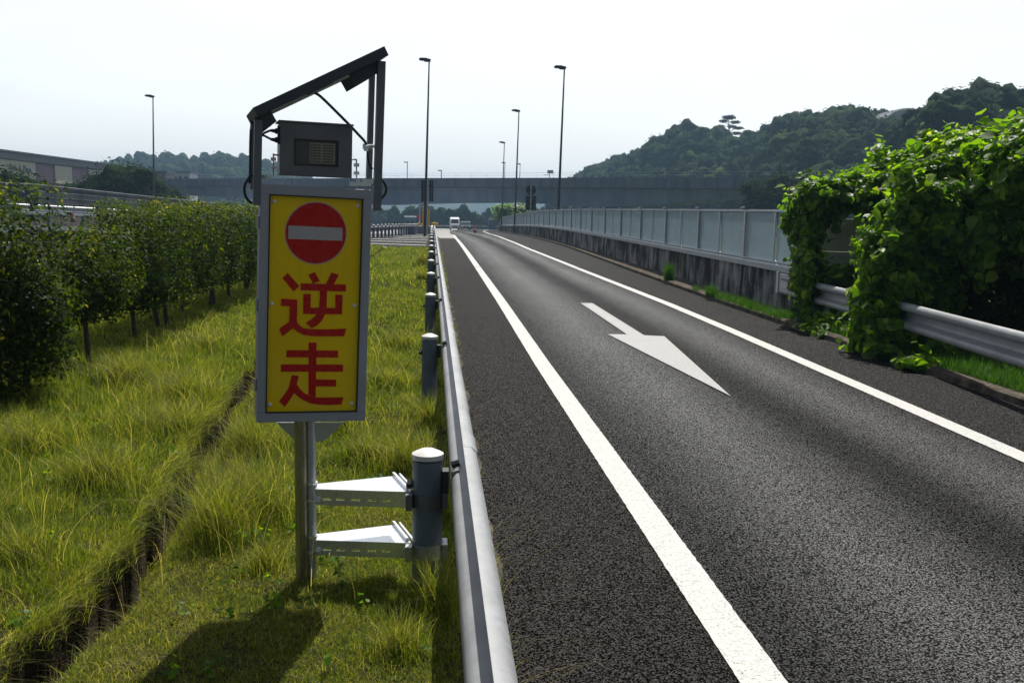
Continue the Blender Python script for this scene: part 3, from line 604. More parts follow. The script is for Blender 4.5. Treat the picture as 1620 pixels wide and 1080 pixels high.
# uprights (angle section), solar panel, box
def upright(px0, px1, ytop, ybot, d, dd=.030):
    u0 = [Q(px0, y, d) for y in (ytop, ybot)]; u1 = [Q(px1, y, d) for y in (ytop, ybot)]
    # take direction from e3 so that it stays square to the cabinet
    mid = lambda a: (Q(px0, a, d)+Q(px1, a, d))/2
    b, t = mid(ybot), mid(ytop); wd = (u1[1]-u0[1]).length; L = (t-b).dot(e3)
    m = MB(); m.frame_box(b, e1, e2, e3, -wd/2, wd/2, 0, .003, 0, L); m.frame_box(b, e1, e2, e3, -wd/2, -wd/2+.003, .003, dd, 0, L)
    return m.build('upright', M['upright'], sign)
upright(400.5, 413, 190, 325, .0); upright(591, 603, 96, 334, .004)
upright(396, 405, 197, 300, .235); upright(580, 588.5, 118, 290, .235)
pa, pb = Q(408, 185, -.06), Q(615, 87.6, -.06); ex = (pb-pa).normalized(); ez = ex.cross(e2)*-1
if ez.z < 0: ez = -ez
Lp = (pb-pa).length
pn = MB(); D0, D1, TH = 0, .44, .042
pn.frame_box(pa, ex, e2, ez, 0, Lp, D0, D0+.006, 0, TH); pn.frame_box(pa, ex, e2, ez, 0, Lp, D1-.006, D1, 0, TH)
pn.frame_box(pa, ex, e2, ez, 0, .006, D0+.006, D1-.006, 0, TH); pn.frame_box(pa, ex, e2, ez, Lp-.006, Lp, D0+.006, D1-.006, 0, TH)
pn.frame_box(pa, ex, e2, ez, .006, .03, D0+.006, D1-.006, 0, .003); pn.frame_box(pa, ex, e2, ez, Lp-.03, Lp-.006, D0+.006, D1-.006, 0, .003)
spn = pn.build('solar_panel', M['panelfr'], sign)
MB().frame_box(pa, ex, e2, ez, .006, Lp-.006, D0+.006, D1-.006, TH-.006, TH-.001).build('solar_cells', M['cells'], spn)
MB().frame_box(pa, ex, e2, ez, .0065, Lp-.0065, D0+.0065, D1-.0065, TH-.012, TH-.007).build('back_sheet', M['white'], spn)
MB().frame_box(pa, ex, e2, ez, Lp*.42, Lp*.60, .12, .22, 0, TH-.013).build('junction_box', M['dark'], spn)
c1 = lambda x, y: (360+x/3.857, 50+y/3.857)
for poly, d in (([(735, 255), (780, 335), (905, 262), (945, 235), (950, 190), (915, 175)], .02), ([(165, 500), (160, 580), (205, 622), (300, 548), (262, 480)], .02)):
    MB().prism([Q(*c1(x, y), d) for x, y in poly], e2*.004).build('panel_bracket', M['panelfr'], sign)
    MB().prism([Q(*c1(x, y), d) for x, y in poly], e2*.004).build('panel_bracket', M['panelfr'], sign, loc=e2*.24)
# rail under far edge
MB().tube([Q(*c1(250, 500), .22), Q(*c1(760, 262), .22)], .006, 6).build('panel_rail', M['galv'], sign)
MB().tube([Q(*c1(575, 330), .1), Q(*c1(610, 312), .1), Q(*c1(650, 295), .1)], .006, 6).build('cable', M['dark'], sign)
# control box
bx0, bx1, bz0, bz1 = Q(444, 277, .03), Q(556, 282, .03), None, None
b00 = Q(443.5, 276, .03); bu = (Q(555, 281, .03)-b00); Lb = bu.length; bu.normalize(); bw = e2.cross(bu)*-1
if bw.z < 0: bw = -bw
Hb = (Q(445, 194, .03)-b00).length
cb = MB().frame_box(b00, bu, e2, bw, 0, Lb, .014, .15, 0, Hb).build('control_box', M['boxgrey'], sign, bevel=.004)
ld = MB(); wu0, wu1, wv0, wv1 = Lb*.205, Lb*.80, Hb*.21, Hb*.69
ld.frame_box(b00, bu, e2, bw, -.004, wu0, -.002, .012, -.004, Hb+.002); ld.frame_box(b00, bu, e2, bw, wu1, Lb+.004, -.002, .012, -.004, Hb+.002)
ld.frame_box(b00, bu, e2, bw, wu0, wu1, -.0015, .012, -.004, wv0); ld.frame_box(b00, bu, e2, bw, wu0, wu1, -.0015, .012, wv1, Hb+.002)
ld.frame_box(b00, bu, e2, bw, -.008, Lb+.008, -.012, .15, Hb+.003, Hb+.010)
ld.build('box_door', M['boxgrey'], sign)
wf = MB()
for a_, b_, c_, d_ in ((wu0-.005, wu1+.005, wv0-.004, wv0+.001), (wu0-.005, wu1+.005, wv1-.001, wv1+.004), (wu0-.005, wu0, wv0, wv1), (wu1, wu1+.005, wv0, wv1)): wf.frame_box(b00, bu, e2, bw, a_, b_, -.004, 0.005, c_, d_)
win = wf.build('window_frame', M['dark'], cb)
MB().frame_box(b00, bu, e2, bw, wu0, wu1, .002, .004, wv0, wv1).build('window_pane', M['acrylic'], cb)
MB().frame_box(b00, bu, e2, bw, wu0+.09*.7, wu1-.008, .006, .0135, wv0+.008, wv1-.008).build('meter', M['beige'], cb)
mg = MB(); ww = wu1-wu0; hv = wv1-wv0
for a_ in (.37, .67):
    for r_ in range(7):
        for c_ in range(4): mg.frame_box(b00, bu, e2, bw, wu0+ww*(a_+c_*.062), wu0+ww*(a_+c_*.062+.042), .0045, .0058, wv0+hv*(.12+r_*.112), wv0+hv*(.12+r_*.112+.06))
mg.build('meter_display', M['boxgrey'], cb)

gl = MB()
for y in (207.5, 221.5): gl.tube([Q(428, y-1, .05), Q(435, y, .05), Q(436, y, .05), Q(441, y, .05)], [.006, .009, .013, .013], 10)
gl.box((Q(442.5, 204, .05)+Q(442.5, 225, .05))/2, (.012, .05, .075)); gl.build('cable_gland', M['dark'], sign)
def cable(px, r=.0062, d=.06):
    P = [Q(x, y, d) for x, y in px]; out = []
    for i in range(len(P)-1):
        p0, p1, p2, p3 = P[max(i-1, 0)], P[i], P[i+1], P[min(i+2, len(P)-1)]
        for k in range(6):
            t = k/6; out.append(.5*((2*p1)+(p2-p0)*t+(2*p0-5*p1+4*p2-p3)*t*t+(3*p1-p0-3*p2+p3)*t**3))
    MB().tube(out+[P[-1]], r, 8).build('cable', M['dark'], sign, smooth=True)
cable([(498, 147), (506, 152), (520, 165), (535, 180), (552, 197), (566, 212), (577, 224), (582, 235)])
cable([(582, 235), (583, 252), (586, 262), (589, 268)])
cable([(430, 206), (424, 208), (416, 212), (410, 218)], .005); cable([(430, 221), (424, 218), (418, 215), (410, 213)], .005)
cable([(399, 276), (392, 284), (387, 294), (387, 305), (391, 315), (399, 322)]); cable([(602, 283), (608, 289), (611, 297), (609, 307), (602, 315)])
cable([(397, 205), (396, 235), (396, 262), (395, 290)], .006, .12)
for x, y0, y1 in ((432.5, 243, 279), (564, 252, 283)):
    h_ = MB().tube([Q(x, y0, .08), Q(x, y1, .08)], .0035, 6).build('hanger_rod', M['galvnew'], sign)
    for y in (y0+9, y0+22): MB().tube([Q(x-4, y, .08), Q(x+4, y, .08)], .0085, 8).build('hanger_nut', M['galvnew'], h_)
MB().tube([Q(432.5, 245, .08), Q(443, 246, .08)], .004, 6).build('hanger_arm', M['galvnew'], sign); MB().tube([Q(564, 253, .08), Q(555, 252, .08)], .004, 6).build('hanger_arm', M['galvnew'], sign)
for x, y, w1, hh_ in ((423, 280, .060, .012), (570, 291, .095, .016), (582, 287, .05, .02)):
    pl = MB().box(Q(x, y, .08), (w1, .05, hh_)).build('base_plate', M['galvnew'], sign)
MB().tube([Q(421, 275, .08), Q(421, 281, .08)], .008, 8).build('base_bolt', M['galvnew'], sign); MB().tube([Q(566, 284, .08), Q(566, 292, .08)], .008, 8).build('base_bolt', M['galvnew'], sign)
ck = MB(); ck.box(Q(582, 232, .08), (.045, .03, .022)); ck.tube([Q(575, 233, .05), Q(592, 231, .05)], .008, 8); ck.tube([Q(579, 239, .05), Q(579, 233, .05)], .010, 8); ck.build('cable_clamp', M['galvnew'], sign)
# ------------------------------------------------------------ barrier on the right
BY0, BY1 = 17.6, 240
be = empty('noise_barrier', (float(ip(20, WALL)), 20, 0), 'long barrier of frosted translucent sheets on a dark water-stained concrete wall', 'noise barrier'); BL = be.location
wy = list(np.linspace(BY0, 60, 24))+list(np.linspace(62, BY1, 60))
wpath = lambda dz=0, dx=0: [Vector((float(ip(y, WALL))+dx, y, pf(y)+dz))-BL for y in wy]
# concrete in 10 m casts with open joints
def cast(y0, y1):
    yy = np.linspace(y0+.012, y1-.012, 5)
    return MB().sweep([Vector((float(ip(y, WALL)), y, pf(y)))-BL for y in yy], [(0, 0), (.02, .84), (.30, .84), (.30, 0)])
y = BY0; k_ = 0
while y < 230:
    st_ = 4.0 if y < 40 else 10.0; cast(y, y+st_).build('concrete_wall', M['stain'], be); y += st_
for y in np.arange(BY0, 100, 4.0):
    yy = [y+.01, y+3.99]
    MB().sweep([Vector((float(ip(v, WALL)), v, pf(v)))-BL for v in yy], [(-.05, .80), (-.055, .90), (-.03, .925), (.22, .935), (.24, .84), (-.0, .842), (-.02, .80)]).build('coping', M['coping'], be)
MB().sweep([Vector((float(ip(v, WALL)), v, pf(v)))-BL for v in np.linspace(101.6, 238, 40)], [(-.05, .80), (-.055, .90), (.24, .93), (.24, .84), (-.02, .80)]).build('coping', M['coping'], be)
py = np.arange(18.9, 100, 2.0)
bigp = smallp = capp = None
for k, y in enumerate(np.concatenate([py, np.arange(101, 236, 4)])):
    x = float(ip(y, WALL))+.08; big = (k % 2 == 1) or y > 100; loc = Vector((x, y, pf(y)+.93))-BL
    if big:
        if bigp is None:
            m = MB(); m.box((0, 0, .5), (.10, .016, 1.0)); m.box((-.052, 0, .5), (.008, .09, 1.0)); m.box((.052, 0, .5), (.008, .09, 1.0)); m.box((0, 0, .006), (.16, .16, .012))
            o = bigp = m.build('post', M['galv'], be)
            c = MB(); c.box((-.02, 0, 1.035), (.24, .20, .014)); c.tube([(-.13, -.17, 1.05), (-.08, 0, 1.062), (-.10, .17, 1.045)], .018, 6); c.build('post_cap', M['boxgrey'], o)
        else: o = copy_tree(bigp, be)
    else:
        if smallp is None:
            m = MB(); m.box((-.045, 0, .49), (.02, .075, .96)); m.box((.03, 0, .49), (.02, .055, .96)); o = smallp = m.build('post', M['galv'], be)
        else: o = copy_tree(smallp, be)
    o.location = loc
yend = list(np.concatenate([py, np.arange(101, 236, 4)])); prev = BY0+.1
for y in yend:
    if y-prev < .3: prev = y; continue
    a = Vector((float(ip(prev, WALL))+.08, prev+.04, pf(prev)+.95))-BL; b = Vector((float(ip(y, WALL))+.08, y-.04, pf(y)+.95))-BL; n_ = Vector((.005, 0, 0)); H_ = Vector((0, 0, .95))
    m = MB(); m.add([a-n_, b-n_, b-n_+H_, a-n_+H_, a+n_, b+n_, b+n_+H_, a+n_+H_], [(0, 1, 2, 3), (7, 6, 5, 4), (0, 4, 5, 1), (3, 2, 6, 7), (0, 3, 7, 4), (1, 5, 6, 2)])
    m.build('barrier_sheet', M['sheet'], be); prev = y
for zz, hh in ((1.91, .045), (.945, .03)):
    MB().sweep([Vector((float(ip(v, WALL))+.075, v, pf(v)+zz))-BL for v in wy], [(-.055, 0), (-.055, hh), (.045, hh), (.045, 0)]).build('frame_rail', M['galv'], be)
# grey slab wall behind the vines
sw = empty('slab_wall', (6.85, 17.95, 0), 'grey precast slab wall between the end of the barrier and the large vine mass', 'wall')
for z0, z1 in ((-.1, .52), (.535, 1.20), (1.215, 1.80)):
    MB().box((1.3, 0, (z0+z1)/2), (2.6, .12, z1-z0)).build('slab', M['concrete'], sw, bevel=.008)
MB().box((-.02, -.02, .82), (.14, .2, 1.9)).build('wall_post', M['concrete'], sw, bevel=.01)
MB().box((2.66, -.02, .82), (.14, .2, 1.9)).build('wall_post', M['concrete'], sw, bevel=.01)
sw.rotation_euler.z = R(-22)

# ------------------------------------------------------------ foliage
LEAF4 = np.array([[-.5, 0, 0], [0, -.28, .10], [.5, 0, 0], [0, .28, .10]])
LEAF4F = [np.array([[0, 1, 2]]), np.array([[0, 2, 3]])]
LEAF7 = np.array([[-.42, 0, 0], [-.20, -.42, .09], [.18, -.36, .10], [.55, 0, -.04], [.18, .36, .10], [-.20, .42, .09]])
def leaves(P, N, size, rnd, shape=LEAF4, updown=0.0, jit=.55):
    """P centres, N preferred normals"""
    n = len(P); N = N+rng.normal(0, jit, (n, 3)); N /= np.linalg.norm(N, axis=1)[:, None]+1e-9
    T = rng.normal(0, 1, (n, 3)); T[:, 2] -= updown; T -= N*(T*N).sum(1)[:, None]; T /= np.linalg.norm(T, axis=1)[:, None]+1e-9
    B = np.cross(N, T); k = len(shape); sz = size[:, None, None]
    V = P[:, None, :]+sz*(shape[None, :, 0:1]*T[:, None, :]+shape[None, :, 1:2]*B[:, None, :]+shape[None, :, 2:3]*N[:, None, :])
    b = np.arange(n)*k
    if k == 4: Fa = [np.concatenate([np.stack([b, b+1, b+2], 1), np.stack([b, b+2, b+3], 1)])]
    else: Fa = [np.concatenate([np.stack([b, b+1, b+2, b+3], 1), np.stack([b, b+3, b+4, b+5], 1)])]
    return V.reshape(-1, 3), Fa, np.repeat(rnd, k)
def lump(D, seed, amp=.16):
    s = seed*1.7; x, y, z = D[:, 0], D[:, 1], D[:, 2]
    return 1+amp*(np.sin(5*x+s)*np.sin(4*y+1.3*s)+.7*np.sin(7*z+2*s+3*x)+.6*np.sin(9*y+5*z+s))
def shell(n, c, r, seed, amp=.16, inner=.35, box=2.0, cap=9.0):
    """points in the outer layer of a (super)ellipsoid"""
    D = rng.normal(0, 1, (n, 3)); D /= np.linalg.norm(D, axis=1)[:, None]
    q = (np.abs(D)**box).sum(1)**(-1/box); S = D*q[:, None]
    if box > 3: N0 = np.sign(D)*np.abs(S)**(box-1)+D*.5
    rad = np.minimum(lump(D, seed, amp), cap)*(1-inner*rng.random(n)**1.6)
    P = np.array(c)+S*rad[:, None]*np.array(r); N = (N0 if box > 3 else D)/np.array(r); N /= np.linalg.norm(N, axis=1)[:, None]
    return P, N, rad
def limbs(mb, root, targets, r0, trunk_top):
    root = Vector(root); tt = Vector(trunk_top); mid = (root+tt)/2+Vector((random.uniform(-.04, .04), random.uniform(-.04, .04), 0))
    mb.tube([root-Vector((0, 0, .1)), root+Vector((0, 0, .04)), mid, tt], [r0*1.2, r0*1.05, r0*.9, r0*.75], 8)
    for t in targets:
        t = Vector(t); m = tt.lerp(t, .45)+Vector((random.uniform(-.08, .08), random.uniform(-.08, .08), random.uniform(.0, .1)))
        mb.tube([tt, m, t], [r0*.5, r0*.33, r0*.12], 6)
def hedge_shrub(x, y, parts, n, size, label, group='sheared evergreen shrubs in the hedge row', stems=1, r0=.032, olive=.0, bot=None):
    z0 = float(gz(x, y)); e = empty('hedge_shrub', (x, y, z0), label, 'shrub', group); L = np.array([x, y, z0])
    Vs, Fs, rs, nn = [], [], [], 0; tot = sum(p[2] for p in parts)
    for i, (c, r, wgt, bx) in enumerate(parts):
        P, N, rad = shell(int(n*wgt/tot), c, r, x*3+y*2.1+i, .11, .55, bx)
        # gaps: drop leaves in pockets
        pk = np.sin(P[:, 0]*7+y)*np.sin(P[:, 1]*6+x)*np.sin(P[:, 2]*8+i); keep = pk > -.40+rng.random(len(P))*.1-.15*0
        keep |= rng.random(len(P)) < .35
        P, N = P[keep], N[keep]; m = len(P)
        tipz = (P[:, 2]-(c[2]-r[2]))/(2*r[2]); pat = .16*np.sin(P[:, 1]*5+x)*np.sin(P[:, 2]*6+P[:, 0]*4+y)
        rn = np.clip(rng.normal(.27+olive, .15, m)+pat+1.2*np.clip(tipz-.80, 0, 1)*rng.random(m)+.25*(rng.random(m) < .10)+(rng.random(m) < .006)*.5, 0, .88)  # leaves near crown tops are paler: sunlit tips put into leaf colour
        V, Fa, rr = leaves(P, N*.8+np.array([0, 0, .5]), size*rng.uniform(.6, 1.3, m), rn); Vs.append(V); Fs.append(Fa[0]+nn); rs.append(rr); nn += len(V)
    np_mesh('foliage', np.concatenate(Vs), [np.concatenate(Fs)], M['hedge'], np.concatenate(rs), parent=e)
    c, r = parts[0][0], parts[0][1]; tk = MB()
    for s_ in range(stems):
        bx_ = random.uniform(-.12, .12)*(s_ > 0); top = (bx_+random.uniform(-.06, .06), bx_*.5+random.uniform(-.1, .1), max(.35, c[2]-r[2]*.9))
        limbs(tk, (bx_, bx_, 0), [(c[0]+random.uniform(-.8, .8)*r[0], c[1]+random.uniform(-.8, .8)*r[1], c[2]+random.uniform(-.6, .5)*r[2]) for _ in range(7)], r0, top)
    tk.build('trunk', M['bark'], e, smooth=True)
    return e
cz = 1.04
hedge_shrub(-3.95, 8.5, [((0, .1, 1.14), (.72, .78, .68), 2.4, 8), ((.48, .2, .82), (.42, .5, .34), .7, 2.4), ((-.1, -.7, 1.0), (.6, .7, .72), 1.0, 5), ((.15, .3, .40), (.62, .7, .42), .7, 2), ((.60, .3, .55), (.30, .4, .25), .2, 2)], 30000, .050, 'nearest dark shrub at the left edge of the picture, leafy almost to the ground', stems=2)
hedge_shrub(-3.72, 9.35, [((0, 0, .98), (.30, .42, .22), 1.0, 2), ((.05, .1, .70), (.28, .30, .30), .8, 2), ((-.3, -.1, .45), (.35, .4, .33), .6, 2)], 4600, .052, 'small shrub with low side branches beside the nearest dark shrub', stems=2, r0=.03)
hedge_shrub(-3.57, 10.6, [((-.05, .2, 1.02), (.50, .60, .40), 1.2, 5), ((.0, 0, .78), (.36, .4, .34), .9, 2)], 8000, .052, 'low shrub with a single bare trunk in the gap where the far rail shows', olive=.08)
labs = ['first full-height shrub after the gap in the hedge, on a forked grey trunk', 'second full-height shrub after the gap in the hedge', 'shrub at the middle of the sheared hedge, third after the gap', 'fourth full-height shrub after the gap in the hedge', 'fifth full-height shrub after the gap, near the left edge of the sign', 'sixth full-height shrub after the gap, just left of the sign', 'seventh full-height shrub after the gap, partly behind the sign', 'eighth full-height shrub after the gap, mostly behind the sign', 'last shrub of the hedge, behind the sign']
for i, (x, y) in enumerate([(-3.72, 12.75), (-3.80, 14.1), (-3.76, 15.4), (-3.70, 16.9), (-3.66, 18.3), (-3.62, 19.8), (-3.6, 21.4), (-3.6, 23), (-3.6, 24.6)]):
    hedge_shrub(x, y, [((0, 0, cz+random.uniform(-.02, .05)), (.58+random.uniform(-.07, .05), .93+random.uniform(-.10, .04), .62), 1, 9), ((.08, -.05, .70), (.42, .5, .36), .35, 2)], 17000 if i < 3 else (13000 if i < 6 else 6000), .044+.002*i, labs[i], stems=1+(i % 2), olive=random.uniform(-.03, .06))

def vine(name, label, masses, n_per, size, base):
    e = empty(name, base, label, 'climbing plant', 'kudzu vines over the right roadside'); B = np.array(base); Vs, Fs, rs, nn = [], [], [], 0
    for i, (c, r, wgt) in enumerate(masses):
        n = int(n_per*wgt); P, N, rad = shell(n, np.array(c), r, i*2.3+c[0]*7.1+c[1], .27, .50, 2.2)
        # loose runners standing off the mass, and a few drooping below it
        lo = rng.random(n) < .10*(.5+.5*np.sin(P[:, 0]*9+P[:, 2]*7+i)); P[lo] += N[lo]*rng.uniform(.03, .22, (int(lo.sum()), 1)); dr = rng.random(n) < .05; P[dr, 2] -= rng.uniform(.05, .28, int(dr.sum()))
        hole = np.sin(P[:, 0]*8.3+i)*np.sin(P[:, 2]*9.1+P[:, 1]*4) > .55; kp = ~hole | (rng.random(n) < .35); P, N = P[kp], N[kp]
        ok = P[:, 2] > .06; P, N = P[ok], N[ok]; m = len(P)
        rn = np.clip(rng.normal(.45, .19, m)+(rng.random(m) < .07)*.4, 0, 1)
        V, Fa, rr = leaves(P-B, N*.9+np.array([0, 0, .55]), size*np.clip(rng.lognormal(-.25, .38, m), .3, 1.6), rn, LEAF7, updown=.8); Vs.append(V); Fs.append(Fa[0]+nn); rs.append(rr); nn += len(V)
    np_mesh('foliage', np.concatenate(Vs), [np.concatenate(Fs)], M['kudzu'], np.concatenate(rs), parent=e)
    mb = MB()
    for i in range(len(masses)*3):
        c, r, _ = masses[i % len(masses)]; c = Vector(c); r = Vector(r)
        a = c+Vector((random.uniform(-.5, .5)*r.x, random.uniform(-.5, .5)*r.y, -r.z*.9)); b = c+Vector((random.uniform(-.8, .8)*r.x, random.uniform(-.8, .8)*r.y, r.z*random.uniform(.3, .9)))
        mb.tube([a-Vector(base), (a+b)/2+Vector((random.uniform(-.2, .2), random.uniform(-.2, .2), 0))-Vector(base), b-Vector(base)], [.012, .009, .004], 5)
    # runner along the ground joins the stems at their feet
    o = mb.build('stem', M['bark'], e, smooth=True); o['kind'] = 'stuff'
    return e
def A(x, y, Y): p = at(x, y, Y); return (p.x, p.y, p.z)
# mass hanging over the slab wall and the end of the barrier
vine('kudzu_vine', 'smaller vine mass spilling over the slab wall and the barrier end', [
    (A(1275, 345, 16.9), (.26, .45, .55), .5), (A(1275, 430, 16.4), (.18, .35, .50), .35), (A(1300, 312, 16.8), (.42, .5, .26), .5), (A(1365, 302, 17), (.5, .6, .28), .5),
    (A(1400, 285, 17.5), (.45, .6, .45), .5), (A(1440, 300, 17), (.6, .7, .6), .6), (A(1335, 440, 16.2), (.42, .3, .20), .3), (A(1300, 525, 15.2), (.26, .5, .13), .16), (A(1285, 505, 16.2), (.10, .25, .28), .10), (A(1280, 490, 16.3), (.10, .2, .32), .09), (A(1340, 462, 16.3), (.4, .3, .20), .2)], 7600, .130, (6.9, 16.8, 0))
vine('kudzu_vine', 'large vine mass pouring over the guard rail down to the kerb', [
    (A(1402, 470, 13.2), (.28, .5, .72), 1.0), (A(1388, 520, 12.9), (.22, .35, .38), .4), (A(1420, 400, 13.4), (.40, .5, .62), .8), (A(1475, 350, 13.5), (.60, .6, .60), 1.0), (A(1500, 290, 14), (.60, .7, .42), .8), (A(1432, 440, 13.4), (.42, .5, .5), .7),
    (A(1462, 420, 13.7), (.5, .6, .8), .9), (A(1540, 330, 13.6), (.6, .6, .5), .8), (A(1452, 577, 11.7), (.24, .25, .08), .12), (A(1490, 560, 12.2), (.18, .2, .16), .10), (A(1400, 555, 12.6), (.2, .25, .12), .15), (A(1365, 500, 13.1), (.12, .25, .5), .25)], 7200, .138, (6.9, 13.3, 0))
vine('kudzu_vine', 'tall vine mass at the right edge, overhanging a dark hollow above the rail', [
    (A(1560, 250, 14), (.60, .8, .32), .7), (A(1640, 270, 12.6), (.7, .8, .50), 1.0), (A(1520, 240, 15.5), (.6, .8, .32), .5), (A(1600, 235, 15.5), (.8, .8, .36), .6), (A(1555, 390, 12.6), (.12, .2, .40), .12),
    (A(1600, 330, 12.7), (.45, .4, .5), .6), (A(1680, 320, 12.4), (.8, .8, .9), .8), (A(1720, 420, 13), (.6, .8, 1.0), .5), (A(1590, 390, 12.9), (.22, .3, .3), .2)], 7200, .138, (8.2, 13.6, 0))
# dark shrubs in the hollow behind the rail
e = empty('roadside_shrub', (8.2, 13.5, 0), 'dense dark shrub in the shaded hollow behind the right guard rail', 'shrub')
Vs, Fs, rs, nn = [], [], [], 0
for i, (c, r, wg) in enumerate([(A(1560, 450, 14.2), (.95, .8, .85), 1), (A(1640, 450, 13.2), (.9, .8, .95), 1), (A(1480, 460, 14.8), (.7, .7, .7), .6), (A(1590, 360, 14.8), (1.2, .8, .9), 1), (A(1480, 400, 15.5), (1.0, .7, .9), .8)]):
    P, N, _ = shell(int(9000*wg), c, r, i+3, .12, .5, 2.4); V, Fa, rr = leaves(P-np.array([8.2, 13.5, 0]), N+np.array([0, 0, .3]), .075*rng.uniform(.5, 1.2, len(P)), np.clip(rng.normal(.25, .12, len(P)), 0, 1)); Vs.append(V); Fs.append(Fa[0]+nn); rs.append(rr); nn += len(V)
np_mesh('foliage', np.concatenate(Vs), [np.concatenate(Fs)], M['hedge'], np.concatenate(rs), parent=e)
tk = MB()
for k in range(5): limbs(tk, (-1+k*.5, random.uniform(-.3, .5), .05), [(-1+k*.5+random.uniform(-.4, .4), random.uniform(-.5, .5), random.uniform(1, 2)) for _ in range(4)], .04, (-1+k*.5, .1, .7))
tk.build('trunk', M['bark'], e)

def crown_mesh(parts, n, size, seed, dark=0.0):
    Vs, Fs, rs, nn = [], [], [], 0; tot = sum(p[2] for p in parts)
    for i, (c, r, wg) in enumerate(parts):
        P, N, _ = shell(int(n*wg/tot), c, r, seed+i*1.9, .20, .45, 2.0); m = len(P)
        V, Fa, rr = leaves(P, N*.6+np.array([0, 0, .7]), size*rng.uniform(.5, 1.4, m), np.clip(rng.normal(.42-dark, .15, m), 0, 1), jit=.38); Vs.append(V); Fs.append(Fa[0]+nn); rs.append(rr); nn += len(V)
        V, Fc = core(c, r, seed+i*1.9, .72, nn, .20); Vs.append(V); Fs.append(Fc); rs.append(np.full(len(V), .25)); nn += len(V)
    return np.concatenate(Vs), [np.concatenate(Fs)], np.concatenate(rs)
def tree(name, base, h, w_, n, size, label, cat='tree', group=None, dark=0., sprawl=5, mat='forest'):
    e = empty(name, base, label, cat, group); parts = [((0, 0, h*.62), (w_*.42, w_*.42, h*.34), 1.2)]
    for k in range(sprawl):
        a = k*2.4+base[0]; parts.append(((math.cos(a)*w_*.28, math.sin(a)*w_*.28, h*random.uniform(.38, .82)), (w_*random.uniform(.2, .3),)*2+(h*random.uniform(.14, .22),), .5))
    V, Fa, rr = crown_mesh(parts, n, size, base[0]*.7+base[1], dark); np_mesh('crown', V, Fa, M[mat], rr, parent=e)
    tk = MB(); limbs(tk, (0, 0, -.3), [(p[0][0]*.8, p[0][1]*.8, p[0][2]) for p in parts[1:]]+[(0, 0, h*.8)], h*.028, (0, 0, h*.32)); tk.build('trunk', M['bark'], e, smooth=True)
    return e

_bm = bmesh.new(); bmesh.ops.create_icosphere(_bm, subdivisions=3, radius=1); ICO = np.array([tuple(v.co) for v in _bm.verts]); ICOF = np.array([[v.index for v in f.verts] for f in _bm.faces]); _bm.free()
def core(c, r, seed, k, nn, amp):
    return np.array(c)+ICO*(lump(ICO, seed, amp)[:, None]*np.array(r)*k), ICOF+nn
# broad-leaved weeds in the near verge
Vs, Fs, rs, nn = [], [], [], 0
for k in range(90):
    cx, cy = (rng.uniform(-1.25, .1), rng.uniform(2.9, 6.5)) if k < 45 else (rng.uniform(-3.2, -1.7), rng.uniform(3.8, 8)); m = int(rng.integers(5, 16)); a = rng.uniform(0, 6.28, m); r = rng.uniform(.01, .05, m)
    X = cx+r*np.cos(a); Y = cy+r*np.sin(a); P = np.stack([X, Y, gz(X, Y)+rng.uniform(.02, .09, m)], 1)
    V, Fa, q_ = leaves(P, np.stack([np.cos(a)*.4, np.sin(a)*.4, np.ones(m)], 1), rng.uniform(.018, .042, m), rng.uniform(.1, .75, m), LEAF7, jit=.3); Vs.append(V); Fs.append(Fa[0]+nn); rs.append(q_); nn += len(V)
tag(np_mesh('weeds', np.concatenate(Vs), [np.concatenate(Fs)], M['kudzu'], np.concatenate(rs)), 'small broad-leaved weeds scattered through the verge grass', 'weeds', kind='stuff')
